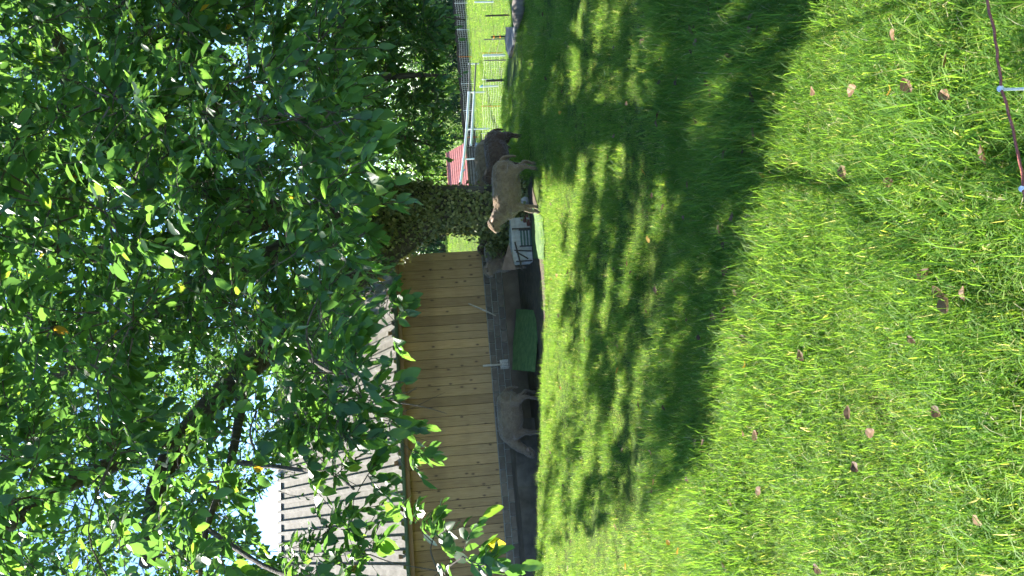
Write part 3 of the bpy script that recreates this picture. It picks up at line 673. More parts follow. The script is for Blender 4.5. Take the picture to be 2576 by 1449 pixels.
# where the photograph shows sunlit lawn (photo coordinates of the ground): keeps the crown open there
BY = np.array([-200, 0, 120, 230, 400, 520, 620, 740, 830, 930, 1010, 1130, 1200, 1260, 1300, 1340, 1700])
BX = np.array([2120, 2080, 2010, 2000, 1960, 1935, 1945, 1925, 1880, 1870, 1895, 1880, 1780, 1700, 1560, 1480, 1400])
RN = Vector((-sin(radians(16)) * -sin(radians(30)), -cos(radians(16)) * sin(radians(30)), cos(radians(30))))
RP = shed_pt(0, -.62, EAVE + .05)
def roof_lit(P):
    """would this point shade the sunny left part of the shed roof?"""
    if P is None: return False
    P = np.asarray(P, float); n_ = np.array(RN); sv = np.array(SUN); t = ((P - np.array(RP)) @ n_) / (sv @ n_); Q = P - t[:, None] * sv
    X, Y, d = proj(Q); return (t > 0) & (X > 735) & (X < 1010) & (Y > 1090) & (Y < 1500)
def lit_zone(G, G_src=None, coarse=False):
    X, Y, d = proj(G)
    front = X > np.interp(Y, BY, BX)
    inview = (X < 2700) & (Y > -120) & (Y < 1600)
    edge = (X < 1432 + 14 * np.sin(Y * .03) + 8 * np.sin(Y * .11)) & (X > 1340) & (Y > 455)
    s = np.sin(.125 * X + .9 * np.sin(.011 * Y) + .004 * Y) + .75 * np.sin(.016 * Y + .03 * X) + .6 * np.sin(.06 * Y - .05 * X)
    band = (((X < 1700) & (X > 1425) & (s > .62)) | ((X >= 1700) & (s + .5 * np.sin(.21 * Y + .11 * X) > 1.25))) & (Y > -20) & (X > 1425)
    meadow = (X < 1262 - .1 * (Y - 200)) & (Y < 400)
    return ((front & inview) | edge | roof_lit(G_src)) if coarse else ((front & inview) | edge | band | roof_lit(G_src)), meadow
BEAMS = []
def beam(P):
    """leaves that would stand in the shafts of sun that reach the pale sheep"""
    P = np.asarray(P, float); hit = np.zeros(len(P), bool); sv = np.array(SUN)
    for o_, r_ in BEAMS:
        q = P - np.array(o_); t = q @ sv; hit |= (np.linalg.norm(q - t[:, None] * sv, axis=1) < r_) & (t > .3)
    return hit
_a = Vector(sheepA.location)
BEAMS += [(tuple(_a + Vector((-.40, -.1, .62))), .34), (tuple(_a + Vector((-.05, -.05, .82))), .22)]
def shadow_pt(P): 
    P = np.asarray(P, float); return P - np.array(SUN)[None] * (P[:, 2:3] / SUN.z)

# ------------------------------------------------------------------ the big ivy-clad tree
tree = empty('walnut_tree', tuple(Vector((at(1330, 545, 15.6).x, 15.6, 0))), 0, 'big spreading tree with ivy clad trunk and boughs hanging over shed and lawn', 'tree')
T0 = Vector(tree.location)
def crv(pts, rad, seg=5):
    """Catmull-Rom resample"""
    pts = [Vector(p) for p in pts]; out = []; ro = []
    ext = [pts[0] * 2 - pts[1]] + pts + [pts[-1] * 2 - pts[-2]]
    for i in range(1, len(ext) - 2):
        for k in range(seg):
            t = k / seg; p0, p1, p2, p3 = ext[i - 1:i + 3]
            out.append(.5 * ((2 * p1) + (p2 - p0) * t + (2 * p0 - 5 * p1 + 4 * p2 - p3) * t * t + (3 * p1 - p0 - 3 * p2 + p3) * t ** 3)); ro.append(rad[i - 1] * (1 - t) + rad[i] * t)
    return out + [pts[-1]], ro + [rad[-1]]
LIMBS = []
def limb(name, spec, seg=6, n=12, jit=.05):
    pts = [at(X, Y, y) for X, Y, y, r in spec]; p, r = crv(pts, [s[3] for s in spec], seg)
    MB().tube([q - T0 for q in p], r, n, jitter=jit).build(name, M['bark'], tree, True)
    LIMBS.append((np.array([tuple(q) for q in p]), np.array(r)))
limb('trunk', [(1345, 540, 15.6, .72), (1310, 535, 15.6, .58), (1230, 528, 15.6, .47), (1120, 522, 15.6, .43), (1010, 532, 15.6, .50), (930, 538, 15.6, .50), (850, 530, 15.5, .38)], 6, 20, .06)
limb('limb', [(1110, 535, 15.6, .28), (1035, 582, 15.3, .30), (960, 640, 14.8, .30), (870, 705, 14.2, .27), (760, 800, 13.4, .24), (620, 930, 12.4, .20), (480, 1080, 11.4, .17), (400, 1220, 10.6, .14), (370, 1420, 9.8, .09)])
limb('limb', [(900, 540, 15.5, .34), (840, 470, 15.2, .27), (795, 370, 15, .23), (820, 230, 14.8, .20), (858, 90, 14.6, .17), (865, -90, 14.4, .13)])
limb('limb', [(890, 545, 15.5, .34), (700, 530, 14.8, .28), (520, 470, 14, .24), (380, 390, 13.3, .21), (230, 270, 12.6, .18), (120, 90, 12, .14), (40, -120, 11.6, .10)])
limb('limb', [(880, 560, 15.5, .32), (640, 670, 14.8, .25), (400, 790, 14, .2), (150, 950, 13.4, .15), (-100, 1060, 13, .09)])
limb('limb', [(795, 380, 15.0, .2), (640, 270, 14.4, .15), (420, 130, 13.6, .12), (260, -80, 13, .08)])
limb('limb', [(700, 540, 14.8, .2), (480, 620, 12.8, .16), (250, 640, 11, .12), (20, 600, 9.6, .08)])
limb('limb', [(620, 930, 12.4, .11), (600, 1060, 10, .06), (580, 1160, 8.2, .04), (520, 1330, 7.0, .025), (500, 1480, 6.3, .015)])
limb('limb', [(480, 1080, 11.4, .14), (300, 1160, 10, .11), (150, 1230, 9, .09), (20, 1330, 8.2, .05)])
limb('limb', [(520, 470, 14, .08), (560, 380, 11.2, .04), (600, 330, 8.8, .02), (680, 290, 6.4, .012), (780, 290, 4.4, .007)])
limb('limb', [(640, 670, 14.8, .08), (690, 780, 11.4, .04), (740, 870, 8.0, .018), (820, 930, 5.2, .011), (870, 940, 4.2, .007)])
limb('limb', [(580, 1160, 8.2, .03), (740, 1180, 6.6, .018), (830, 1190, 5.4, .012), (890, 1230, 4.6, .007)])
limb('limb', [(820, 230, 14.8, .12), (930, 200, 14.4, .08), (1040, 190, 14.2, .05), (1130, 190, 14.1, .02)], n=8)
limb('limb', [(800, 370, 15, .10), (920, 330, 15.2, .06), (1030, 350, 15.3, .04), (1100, 370, 15.3, .015)], n=8)
limb('limb', [(858, 90, 14.6, .10), (980, 60, 14.8, .06), (1090, 40, 15, .03), (1170, 50, 15, .015)], n=8)
limb('limb', [(520, 1330, 7.0, .022), (700, 1440, 5.6, .016), (950, 1465, 4.4, .011), (1150, 1455, 3.6, .006)], n=8)

# cluster centres
CLS = []      # (point, radius, near?)
def gap(X, Y):
    g = (((X - 692) / 46) ** 2 + ((Y - 1310) / 88) ** 2) < 1 + .35 * np.sin(Y * .09) + .3 * np.sin(X * .15 + Y * .05)
    roof = (X > 770) & (X < 1000) & (Y > 1120)
    roof2 = (X > 845) & (X < 1000) & (Y > 625) & (Y < 990)
    trunk = (X > 905) & (Y > 450) & (Y < 640)
    wall = (X > 990) & (Y > 560)
    right = (X > 1195 - .03 * Y) & (Y <= 560)
    midr = (X > 940) & (Y > 370) & (Y < 470)
    return g, roof, roof2, trunk, wall, right, midr
tries = 0
while len(CLS) < 620 and tries < 90000:
    tries += 1
    X, Y = random.uniform(-260, 1180), random.uniform(-260, 1700)
    g, roof, roof2, trunk, wall, right, midr = [bool(v) for v in gap(np.float64(X), np.float64(Y))]
    if g or trunk or wall or right: continue
    if (roof or roof2) and random.random() > .18: continue
    if midr and random.random() > .3: continue
    hang = X > 860
    y = random.uniform(13.3, 17.5) if (hang and Y < 430) else random.choice([random.uniform(5.6, 9), random.uniform(8, 14), random.uniform(11, 18)])
    P = at(X, Y, y)
    if P.z < 2.3: continue
    if P.z > 11.5: continue
    lz, md = lit_zone(shadow_pt([P]), np.array([tuple(P)]), True)
    if lz[0] and random.random() > .02: continue
    if any((P - c[0]).length < .42 * (1.0 if y > 9 else .6) for c in CLS): continue
    CLS.append((P, random.uniform(.55, .85) if y > 9 else random.uniform(.38, .55), y < 7.5))
# rear of the crown
n0 = len(CLS); tries = 0
while len(CLS) - n0 < 230 and tries < 20000:
    tries += 1
    X, Y = random.uniform(-200, 860), random.uniform(-200, 1650); P = at(X, Y, random.uniform(13.5, 21.5))
    if any(bool(v) for v in gap(np.float64(X), np.float64(Y))[:6]) or P.z > 13 or P.z < 3.4: continue
    if lit_zone(shadow_pt([P]), np.array([tuple(P)]), True)[0][0] and random.random() > .1: continue
    CLS.append((P, random.uniform(.65, .95), False))
# boughs hanging down on the right in front of the meadow trees
n0 = len(CLS)
while len(CLS) - n0 < 62:
    X, Y = random.uniform(840, 1175), random.uniform(-40, 420)
    if X > 1160 - .45 * max(0, Y - 250) or (Y > 200 and random.random() < (X - 840) / 700): continue
    P = at(X, Y, random.uniform(13.6, 16.5))
    if P.z > 1.7: CLS.append((P, random.uniform(.4, .6), False))
# boughs over the right end of the shed roof
n0 = len(CLS); tries = 0
while len(CLS) - n0 < 40 and tries < 4000:
    tries += 1
    a, l = random.uniform(-3.6, .3), random.uniform(0, 6); R_ = shed_pt(a, -.6 + l * cos(radians(30)), EAVE + l * .5); P = R_ + SUN * random.uniform(1.2, 6)
    px, py, _ = proj([tuple(P)]); px, py = float(px[0]), float(py[0])
    if px > 850 or any(bool(v) for v in gap(np.float64(px), np.float64(py))[:6]): continue
    CLS.append((P, random.uniform(.6, .9), False))
# boughs above the picture that shade the lawn, added only where the shade is still thin
SH = shadow_pt(np.array([tuple(c[0]) for c in CLS]))[:, :2]; tries = 0; n0 = len(CLS)
while tries < 14000 and len(CLS) - n0 < 420:
    tries += 1
    X, Y = random.choice([random.uniform(1430, 1990), random.uniform(1262, 1430)]), random.uniform(-120, 1360)
    if X < 1430 and Y > 430: continue
    d = at(X, Y, 10) - CAMP; G = CAMP + d * (-CAM_H / d.z)
    if G.y > 18.5 or lit_zone(np.array([tuple(G)]), None, True)[0][0]: continue
    need = 3 if X > 1690 or X < 1430 else 2
    if (np.hypot(SH[:, 0] - G.x, SH[:, 1] - G.y) < .62).sum() >= need: continue
    z = random.uniform(3.4, 10.5); P = G + SUN * (z / SUN.z)
    px, py, _ = proj([tuple(P)]); px, py = float(px[0]), float(py[0])
    if px > 860 and not (px < 1150 and py < 400): continue
    if any(bool(v) for v in gap(np.float64(px), np.float64(py))[:6]): continue
    if (P.xy - T0.xy).length > 12.5: continue
    CLS.append((P, random.uniform(.55, .8), False)); SH = np.concatenate([SH, [[G.x, G.y]]])
NEAR = [(890, 1290, 5.8), (870, 1420, 5.6), (790, 1400, 5.8), (850, 1190, 5.8), (750, 1420, 5.8), (870, 300, 5.6), (905, 410, 5.2), (835, 240, 6), (790, 330, 5.8), (935, 510, 6.2), (915, 585, 6.2), (880, 650, 6.6), (820, 520, 5.6), (620, 420, 6.3), (650, 300, 6.3), (560, 380, 6.6), (700, 480, 6.2),
        (975, 755, 7.2), (995, 810, 7.4), (900, 930, 5.2), (880, 880, 5.4), (910, 1000, 5.6), (985, 1060, 6.2), (1035, 1135, 6.6), (870, 1110, 5.6), (925, 1195, 5.8), (1060, 1315, 6.2), (1095, 1340, 6.0),
        (1165, 1400, 5.2), (1210, 1425, 5.1), (930, 1395, 5.6), (830, 1330, 5.8), (780, 1180, 6), (770, 1050, 6.2), (830, 1000, 5.8), (480, 1300, 5.8), (560, 1180, 6.0), (420, 1200, 6.2), (300, 1380, 5.8), (700, 1060, 6.2), (680, 940, 6.0),
        (760, 1120, 6), (800, 1080, 5.8), (850, 1050, 5.8), (760, 960, 6.2), (800, 900, 6), (830, 840, 6), (840, 770, 6.4), (590, 1330, 5.6), (560, 1420, 5.4), (560, 1090, 6), (480, 1420, 5.6), (400, 1330, 6), (640, 1120, 6), (720, 860, 6.2), (640, 760, 6.2), (740, 640, 6), (700, 240, 5.8), (760, 420, 5.6), (840, 620, 6), (860, 440, 5.4), (520, 300, 6), (450, 480, 6), (350, 260, 6.2), (480, 160, 6.2), (350, 600, 6.2), (250, 420, 6.2)]
for X, Y, y in NEAR: CLS.append((at(X, Y, y * .62), .175, True))

allP = np.concatenate([l[0] for l in LIMBS]); allR = np.concatenate([l[1] for l in LIMBS])
tw = MB()
LP, LD, LN, LL, LNEAR, LEXP = [], [], [], [], [], []
def leaf_spray(start, direction, length, nl, size, near, expl):
    """a twig with alternate leaves"""
    d = Vector(direction).normalized(); pts = []; p = Vector(start)
    for q in (p, p + d * length * .5, p + d * length):
        gx_, gy_, _ = proj([tuple(q)])
        if gap(gx_, gy_)[0][0]: return
    if lit_zone(shadow_pt([tuple(p + d * length * .5)]), np.array([tuple(p + d * length * .5)]))[0][0] and random.random() < (0 if expl else .97): return
    for k in range(4):
        pts.append(p.copy()); p = p + d * (length / 3); d = (d + Vector((random.uniform(-.25, .25), random.uniform(-.25, .25), random.uniform(-.42, .05)))).normalized()
    tw.tube(pts, [.0028, .0025, .002, .0012] if expl else [.006 + .004 * near, .005, .004, .002], 3, cap=False)
    for k in range(nl):
        t = (k + .6) / nl * 2.98; i = int(t); q = pts[i].lerp(pts[i + 1], t - i); dd = (pts[i + 1] - pts[i]).normalized()
        sd = dd.cross(Vector((0, 0, 1))); sd = sd.normalized() if sd.length > .01 else Vector((1, 0, 0))
        ang = random.uniform(.6, 1.25) * (1 if k % 2 else -1) if k < nl - 1 else random.uniform(-.2, .2)
        ld = dd * cos(ang) + sd * sin(ang) + Vector((random.uniform(-.25, .25), random.uniform(-.25, .25), random.uniform(-.75, .1)))
        nn = Vector((random.uniform(-.55, .55), random.uniform(-.55, .55), 1))
        LP.append(tuple(q)); LD.append(tuple(ld.normalized())); LN.append(tuple(nn.normalized())); LL.append(size * random.uniform(.42, 1.18)); LNEAR.append(near); LEXP.append(expl)
def limb_dist(c): return float(np.min(np.linalg.norm(allP - np.array(c[0]), axis=1)))
CLS.sort(key=limb_dist)
for (P, rad, near) in CLS:
    pv = np.array(P); dd = np.linalg.norm(allP - pv, axis=1) + np.where(allP[:, 2] > pv[2] + .6, .5, 0); k = int(np.argmin(dd)); A = Vector(allP[k])
    dist = (P - A).length
    mid = A.lerp(P, .5) + Vector((random.uniform(-.1, .1), random.uniform(-.1, .1), .16)) * dist
    r0 = min(float(allR[k]) * .8, (.010 + .009 * dist) if rad > .3 else .007)
    pts, rr = crv([A, mid, P], [r0, r0 * .75, .006 if rad > .3 else .0028], 4)
    gx_, gy_, _ = proj([tuple(q) for q in pts])
    if gap(gx_, gy_)[0].any(): continue
    allP = np.concatenate([allP, np.array([tuple(q) for q in pts[2:]])]); allR = np.concatenate([allR, np.array(rr[2:])])
    tw.tube(pts, rr, 5, cap=False)
    ns = 13 if not near else 9
    if rad < .3: ns = 5
    out = (P - A).normalized() if dist > .05 else Vector((0, 0, 1))
    for s_ in range(ns):
        v = Vector((random.gauss(0, 1), random.gauss(0, 1), random.gauss(0, .8))).normalized()
        st_ = P + v * (rad * random.uniform(.0, .45)) if s_ else P
        leaf_spray(st_, v + out * .5 + Vector((0, 0, -.15)), rad * random.uniform(.6, 1.05), random.randint(9, 13) if rad > .3 else random.randint(6, 9), .138 if rad > .3 else .092, near, rad < .3)
tw_me = tw.mesh('twig'); tw_me.transform(Matrix.Translation(-T0)); tag(link('twigs', tw_me, M['twig'], tree), kind='stuff')
LP, LD, LN, LL, LNEAR, LEXP = map(np.array, (LP, LD, LN, LL, LNEAR, LEXP))
# thin the crown where light or view comes through
X, Y, dep = proj(LP); g, roof, roof2, trunk, wall, right, midr = gap(X, Y)
u = RNG.random(len(LP)); lz, md = lit_zone(shadow_pt(LP), LP)
keep = ~(g & (u < .97)) & ~(trunk & (u < .9) & ~LEXP) & ~(wall & ~LEXP) & ~(right & ~LEXP) & ~((roof | roof2) & (u < .55) & ~LEXP) & ~(lz & (RNG.random(len(LP)) < np.where(LEXP, .10, .99))) & ~beam(LP)
keep &= LP[:, 2] > 1.2
LP, LD, LN, LL, LNEAR, X, Y, dep = [a[keep] for a in (LP, LD, LN, LL, LNEAR, X, Y, dep)]
tint = np.clip(RNG.normal(.42, .2, len(LP)), 0, .92); yl = RNG.random(len(LP)) < .003; tint[yl] = RNG.uniform(.95, 1, yl.sum())
# the 300 leaves that show largest are single leaves
vis = (X > 0) & (X < 2576) & (Y > 0) & (Y < 1449)
order = np.argsort(np.where(vis, dep / LL, 1e9)); big = order[:300]
rest = np.ones(len(LP), bool); rest[big] = False
fo = link('foliage', leaf_cloud('foliage', LP[rest] - np.array(T0), LD[rest], LN[rest], LL[rest], .52, tint[rest], M['leaf']), None, tree); tag(fo, kind='stuff')
def leaf_var(seed, tv):
    """one larger leaf with a folded midrib and wavy rim"""
    r = random.Random(seed); T = [0, .06, .2, .4, .6, .8, .93, 1]; Wd = [.01, .13, .36, .5, .49, .36, .17, .01]
    vs = []; 
    for t, w in zip(T, Wd):
        z = -.14 * t * t + .02 * r.uniform(-1, 1)
        vs += [(-w * .56, t, z + w * .16 + r.uniform(-.02, .02)), (0, t, z), (w * .56, t, z + w * .16 + r.uniform(-.02, .02))]
    fs = []
    for i in range(7):
        for j in range(2): a = i * 3 + j; fs.append((a, a + 1, a + 4, a + 3))
    me = bpy.data.meshes.new('leaf'); me.from_pydata(vs, [], fs); me.validate(); a = me.attributes.new('tint', 'FLOAT', 'POINT'); a.data.foreach_set('value', [tv] * len(me.vertices))
    me.polygons.foreach_set('use_smooth', [True] * len(me.polygons)); me.materials.append(M['leaf']); return me
LV = [leaf_var(i, tv) for i, tv in enumerate([.15, .25, .33, .4, .5, .6, .72, .85, .95])]
for i in big:
    o = bpy.data.objects.new('leaf', LV[-1] if tint[i] > .93 else random.choice(LV[:-1])); COL.objects.link(o); o.parent = tree
    d = Vector(LD[i]); s_ = d.cross(Vector(LN[i])).normalized(); nn = s_.cross(d)
    Lg = LL[i]
    o.matrix_local = Matrix(((s_.x * Lg, d.x * Lg, nn.x * Lg, LP[i][0] - T0.x), (s_.y * Lg, d.y * Lg, nn.y * Lg, LP[i][1] - T0.y), (s_.z * Lg, d.z * Lg, nn.z * Lg, LP[i][2] - T0.z), (0, 0, 0, 1)))

# ------------------------------------------------------------------ ivy on the trunk
def ivy_on():
    P, D, Nn = [], [], []
    for li, cnt, t0, t1 in ((0, 15000, .0, .84), (1, 3000, .03, .34)):
        pts, rr = LIMBS[li]; n = len(pts)
        for _ in range(cnt):
            t = random.uniform(t0, t1) * (n - 1); i = min(int(t), n - 2); c = pts[i] * (1 - t + i) + pts[i + 1] * (t - i); r = rr[i] * (1 - t + i) + rr[i + 1] * (t - i)
            a = random.uniform(0, 2 * pi); nv = np.array((cos(a), sin(a), 0))
            # bare bark strip low on the right-hand side
            if li == 0 and c[2] < 1.9 and cos(a - radians(-18)) > .80 and c[2] > .45: continue
            if li == 0 and c[2] > 2.9 and random.random() < .6 * min(1, (c[2] - 2.9) / .6): continue
            P.append(c + nv * (r * 1.02 + (random.uniform(.01, .09) if random.random() < .88 else random.uniform(.08, .24)))); nn = nv + np.random.normal(0, .45, 3); Nn.append(nn / np.linalg.norm(nn))
            d = np.array((0, 0, -1)) + np.random.normal(0, .7, 3); D.append(d / np.linalg.norm(d))
    n = len(P); me = leaf_cloud('ivy', np.array(P), np.array(D), np.array(Nn), RNG.uniform(.045, .085, n), .8, np.clip(RNG.normal(.45, .22, n), 0, 1), M['ivy'])
    tag(link('ivy', me), 'dense yellowish green ivy covering the tree trunk', 'ivy', None, 'stuff')
ivy_on()
def bush(name, c, rad, n, size, mat, label, cat, group=None, stems=8, shell=.35, seed=1, hi=.9):
    """leafy bush: stems and a clumped cloud of leaves"""
    r = np.random.default_rng(seed); c = np.array(c, float); rad = np.array(rad, float)
    t = empty(name, (c[0], c[1], gz(c[0], c[1])), 0, label, cat, group); o0 = np.array(t.location)
    nc = max(10, n // 90); cc = unit(r.normal(size=(nc, 3))) * (r.random((nc, 1)) ** shell); cc *= rad; cc += c
    cc[:, 2] = np.maximum(cc[:, 2], o0[2] + .1)
    k = r.integers(0, nc, n); sg = rad.mean() * .16
    P = cc[k] + r.normal(0, sg, (n, 3)) ; P[:, 2] = np.maximum(P[:, 2], o0[2] + .02)
    D = unit(unit(P - c) * .6 + r.normal(0, .6, (n, 3)) + np.array((0, 0, -.2))); Nn = unit(r.normal(0, .6, (n, 3)) + np.array((0, 0, .8)))
    tn = np.clip(r.normal(.42, .2, n) + (r.random(nc)[k] - .5) * .35, 0, hi)
    me = leaf_cloud('crown', P - o0, D, Nn, r.uniform(.6, 1.2, n) * size, .55, tn, mat); tag(link('crown', me, None, t), kind='stuff')
    sm = MB(); rs = random.Random(seed)
    for i in range(stems):
        q = cc[rs.randrange(nc)] - o0; sm.tube([(rs.uniform(-.1, .1) * rad[0], rs.uniform(-.1, .1) * rad[1], -.1), (q[0] * .4, q[1] * .4, max(.1, q[2] * .55)), tuple(q)], [.03 * rad.mean() + .01, .018 * rad.mean() + .006, .008], 5)
    sm.build('trunk' if cat == 'tree' else 'stem', M['bark'], t); return t
p = flat(1335, 585, 0)
bush('ivy_bush', (p.x, p.y + .75, .45), (.46, .38, .55), 2600, .07, M['ivy'], 'dark ivy bush at the left foot of the big tree', 'bush', seed=21)
# ------------------------------------------------------------------ background trees and hedges
bgt = [(1010, 20, 72, (4.5, 3.5, 5.0), 'far_leaf', 'pale green tree at the right margin beyond the far netting'), (960, 150, 76, (5, 4, 6.2), 'far_leaf', 'tall light green tree behind the orange netting post'),
       (960, 260, 74, (4.6, 4, 6.0), 'far_leaf', 'light green tree standing behind the middle of the rail fence'), (980, 350, 72, (4.2, 3.6, 5.6), 'far_leaf', 'yellowish green tree just right of the hen house'),
       (950, 440, 80, (5, 4, 6.0), 'far_leaf', 'light green tree rising behind the red hen house roof'), (1020, 60, 68, (3.6, 2.5, 3.4), 'dark_leaf', 'dark shrub under the pale right hand tree'),
       (1040, 600, 66, (3.2, 2.4, 3.0), 'dark_leaf', 'dark hedge bush seen in the gap between trunk and shed'), (960, 640, 70, (4.5, 3, 5.4), 'far_leaf', 'leafy tree in the gap between trunk and shed'),
       (1000, 520, 72, (4.2, 3.4, 4.8), 'far_leaf', 'light green tree hidden mostly by the ivy trunk')]
for i, (X, Y, y, rad, mt, lb) in enumerate(bgt):
    c = at(X, Y, y); z0 = gz(c.x, c.y); zc = z0 + rad[2] * .95
    bush('background_tree', (c.x, c.y, zc), rad, 4200, .30, M[mt], lb, 'tree', 'trees behind the meadow', 7, .4, 40 + i, 1.0 if i == 3 else .93)
for i, (Y, y) in enumerate([(10, 67.5), (75, 68), (150, 67.5), (215, 67.5), (285, 66.5), (350, 66)]):
    c = at(1150, Y, y); z0 = gz(c.x, c.y)
    bush('hedge_bush', (c.x, c.y, z0 + 1.2), (1.9, 1.2, 1.5), 1500, .2, M['far_leaf' if i % 2 else 'dark_leaf'], ['dark hedge bush at the right margin behind the netting', 'light hedge bush behind the orange netting post', 'dark hedge bush behind the start of the rail fence', 'light hedge bush over the rails greyed for shade', 'dark hedge bush over the white rails', 'light hedge bush nearest the hen house'][i], 'bush', 'hedge behind the meadow', 5, .4, 70 + i)

# ------------------------------------------------------------------ grass
def tuft_mesh(seed, nb=40, spread=.06, lmin=.05, lmax=.17, wid=.0042):
    r = np.random.default_rng(seed); V = []; Q = []; T3 = []; tt = []
    for b in range(nb):
        a = r.uniform(0, 2 * pi); base = np.array((r.normal(0, spread), r.normal(0, spread), -.004)); L = r.uniform(lmin, lmax) * r.uniform(.7, 1.1); lean = r.uniform(.2, 1.9); w = wid * r.uniform(.6, 1.2)
        dr = np.array((cos(a), sin(a), 0)); sd = np.array((-sin(a + r.normal(0, .4)), cos(a), 0)); k0 = len(V); tn = np.clip(r.normal(.42, .2), 0, .9); 
        if r.random() < .035: tn = r.uniform(.93, 1.0)
        p = base.copy(); ang = lean * .35
        for s in range(4):
            ww = w * (1, .9, .65, 0)[s]
            if s < 3: V += [tuple(p - sd * ww / 2), tuple(p + sd * ww / 2)]
            else: V.append(tuple(p))
            p = p + (dr * sin(ang) + np.array((0, 0, cos(ang)))) * (L / 3); ang += lean * .55
        Q += [(k0, k0 + 1, k0 + 3, k0 + 2), (k0 + 2, k0 + 3, k0 + 5, k0 + 4)]; T3.append((k0 + 4, k0 + 5, k0 + 6)); tt += [tn] * 7
    me = mesh_np('grass_tuft', np.array(V), [np.array(Q), np.array(T3)]); a_ = me.attributes.new('tint', 'FLOAT', 'POINT'); a_.data.foreach_set('value', tt)
    me.materials.append(M['grass']); return me
tcol = bpy.data.collections.new('grass_tufts')
for i in range(8): 
    tcol.objects.link(bpy.data.objects.new('grass_tuft', tuft_mesh(100 + i, lmin=.025 if i < 5 else .06, lmax=.095 if i < 5 else .18)))
def grass_field(name, P, scale, label):
    n = len(P); me = bpy.data.meshes.new(name); me.vertices.add(n); me.vertices.foreach_set('co', P.astype(np.float32).ravel())
    for nm, arr in (('gscale', scale), ('grot', RNG.uniform(0, 2 * pi, n))):
        a = me.attributes.new(nm, 'FLOAT', 'POINT'); a.data.foreach_set('value', arr.astype(np.float32))
    me.update(); o = link(name, me, None); me.materials.append(M['grass']); tag(o, label, 'grass', None, 'stuff')
    ng = bpy.data.node_groups.new(name + '_nodes', 'GeometryNodeTree')
    ng.interface.new_socket('Geometry', in_out='INPUT', socket_type='NodeSocketGeometry'); ng.interface.new_socket('Geometry', in_out='OUTPUT', socket_type='NodeSocketGeometry')
    gi = ng.nodes.new('NodeGroupInput'); go = ng.nodes.new('NodeGroupOutput'); ip = ng.nodes.new('GeometryNodeInstanceOnPoints'); ci = ng.nodes.new('GeometryNodeCollectionInfo')
    ci.inputs['Collection'].default_value = tcol; ci.inputs['Separate Children'].default_value = True; ci.inputs['Reset Children'].default_value = True
    a1 = ng.nodes.new('GeometryNodeInputNamedAttribute'); a1.data_type = 'FLOAT'; a1.inputs[0].default_value = 'gscale'
    a2 = ng.nodes.new('GeometryNodeInputNamedAttribute'); a2.data_type = 'FLOAT'; a2.inputs[0].default_value = 'grot'
    cx = ng.nodes.new('ShaderNodeCombineXYZ'); ng.links.new(a2.outputs[0], cx.inputs[2])
    e2r = ng.nodes.new('FunctionNodeEulerToRotation'); ng.links.new(cx.outputs[0], e2r.inputs[0])
    mtp = ng.nodes.new('GeometryNodeMeshToPoints')
    ng.links.new(gi.outputs[0], mtp.inputs[0]); ng.links.new(mtp.outputs[0], ip.inputs['Points']); ng.links.new(ci.outputs[0], ip.inputs['Instance']); ip.inputs['Pick Instance'].default_value = True
    ng.links.new(e2r.outputs[0], ip.inputs['Rotation']); ng.links.new(a1.outputs[0], ip.inputs['Scale']); ng.links.new(ip.outputs[0], go.inputs[0])
    md_ = o.modifiers.new('grass', 'NODES'); md_.node_group = ng
    return o
def scatter(n, y0, y1, wide=.46, extra=1.0):
    y = np.sqrt(RNG.uniform(y0 ** 2, y1 ** 2, n)); x = RNG.uniform(-1, 1, n) * (wide * y + extra); return x, y
def patch(x, y): return .5 + .5 * np.sin(x * 2.3 + 1.7 * np.sin(y * 1.1)) * np.sin(y * 2.9 + 1.3 * np.sin(x * 1.9))
x1, y1 = scatter(27000, 1.7, 6.5, .44, 1.1); x2, y2 = scatter(42000, 6.5, 19.0, .44, 1.5)
gx, gy = np.concatenate([x1, x2]), np.concatenate([y1, y2])
ok = ~in_yard(gx, gy) & (RNG.random(len(gx)) < .45 + .5 * patch(gx, gy) + .4 * patch(gx * 3.1 + 5, gy * 2.7 + gx))
ok &= ~((gy > 13.2) & (gx < -1.0) & (gy > lawn_edge(gx) + .5))
slabc = (gx > 4.3) & (gx < 7.4) & (gy > 15.2) & (gy < 17.2)
ok &= ~slabc
gx, gy = gx[ok], gy[ok]
gs = (.5 + .85 * RNG.random(len(gx))) * (.6 + .75 * patch(gx * .9 + 3, gy * .9)) * np.where(gy > 7, .75, 1.1)
grass_field('lawn_grass', np.stack([gx, gy, ground_z(gx, gy)], 1), gs, 'bright green lawn grass in front of the shed and tree')
mx_, my_ = scatter(18000, 19, 66, .42, 1.0); ok = (mx_ > -1.5) & (RNG.random(len(mx_)) < .8 + .3 * patch(mx_ * .3, my_ * .3))
mx_, my_ = mx_[ok], my_[ok]
grass_field('meadow_grass', np.stack([mx_, my_, ground_z(mx_, my_)], 1), RNG.uniform(1.0, 2.2, len(mx_)), 'sunlit pale green meadow grass beyond the shaded lawn')

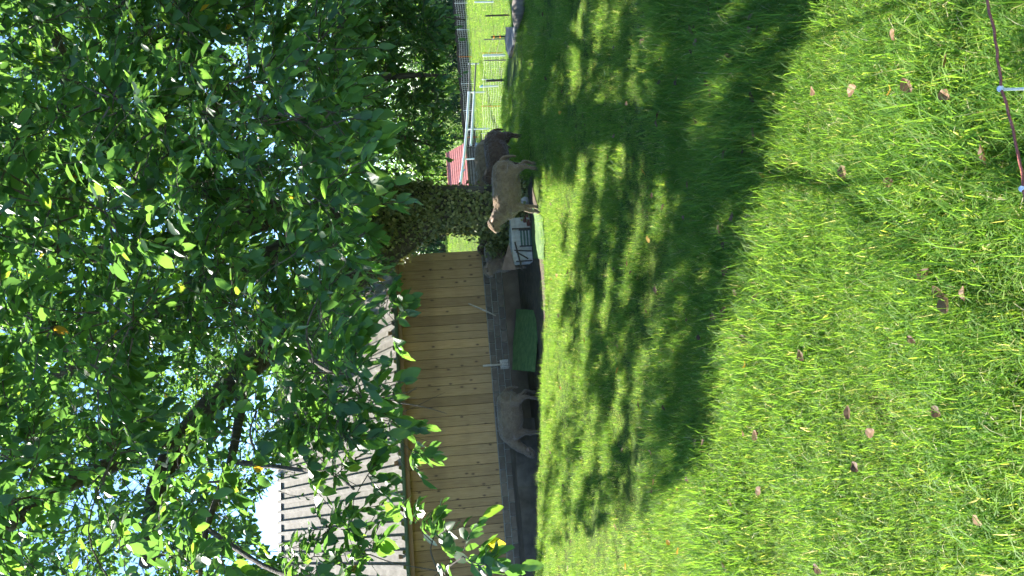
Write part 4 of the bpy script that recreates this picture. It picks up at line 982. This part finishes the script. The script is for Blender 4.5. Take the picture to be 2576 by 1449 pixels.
# ------------------------------------------------------------------ fallen leaves
FL = []
for i, tv in enumerate([.1, .3, .5, .65, .8, .98]):
    r = random.Random(60 + i); vs = []; T = [0, .12, .35, .6, .85, 1]; Wd = [.03, .3, .52, .48, .26, .02]
    for t, w in zip(T, Wd):
        z = .18 * (t - .5) ** 2 * r.uniform(.5, 2)
        vs += [(-w * .7, t - .5, z + w * r.uniform(.1, .5)), (r.uniform(-.04, .04), t - .5, z), (w * .7, t - .5, z + w * r.uniform(.1, .5))]
    fs = [(a * 3 + j, a * 3 + j + 1, a * 3 + j + 4, a * 3 + j + 3) for a in range(5) for j in range(2)]
    me = bpy.data.meshes.new('fallen_leaf'); me.from_pydata(vs, [], fs); me.validate(); at_ = me.attributes.new('tint', 'FLOAT', 'POINT'); at_.data.foreach_set('value', [tv] * len(me.vertices)); me.materials.append(M['dry_leaf']); FL.append(me)
spots = [(2310, 85), (2210, 225), (2345, 212), (2440, 238), (2300, 225), (2100, 228), (2390, 690), (2425, 730), (2445, 765), (2490, 735), (2545, 1300), (2340, 850), (2060, 890), (1945, 748), (1915, 915), (2415, 1030), (2110, 1425), (1820, 1305), (1760, 465), (1755, 545), (1850, 570), (1910, 375), (1690, 205), (1480, 290), (1488, 315), (1600, 260), (1665, 490), (1860, 680), (2295, 455), (2540, 385), (2170, 430), (1500, 640), (1425, 560), (1570, 870), (1660, 600), (1845, 575), (2430, 150), (1400, 700), (1700, 520), (2200, 1170)]
rs = random.Random(77)
while len(spots) < 120: spots.append((rs.uniform(1375, 1960) if rs.random() < .99 else rs.uniform(1960, 2560), rs.uniform(-10, 1449)))
for i, (X, Y) in enumerate(spots):
    d = at(X, Y, 10) - CAMP; t = 0; G = ground_at(X, Y)
    if G is None or bool(in_yard(G.x, G.y)) or G.y > 16: continue
    o = bpy.data.objects.new('fallen_leaf', FL[5] if i % 17 == 0 else rs.choice(FL[:5])); COL.objects.link(o); s_ = rs.uniform(.05, .085)
    o.location = (G.x, G.y, gz(G.x, G.y) + (.085 if G.y < 7 else .06) + rs.uniform(0, .03)); o.scale = (s_,) * 3; o.rotation_euler = (rs.uniform(-.5, .5), rs.uniform(-.5, .5), rs.uniform(0, 6.3))
    lzf = bool(lit_zone(np.array([[G.x, G.y, 0.]]))[0][0]); yl_ = (i % 17 == 0)
    where = ('in the sunlit foreground grass' if X > 1900 else 'in a sunlit patch further up the lawn') if lzf else ('in the deep shade of the tree' if X > 1690 else 'in the dappled far part of the lawn')
    tag(o, ('yellow' if yl_ else 'dry brown') + ' fallen leaf lying curled ' + where, 'fallen leaf', 'fallen leaves scattered on the lawn')
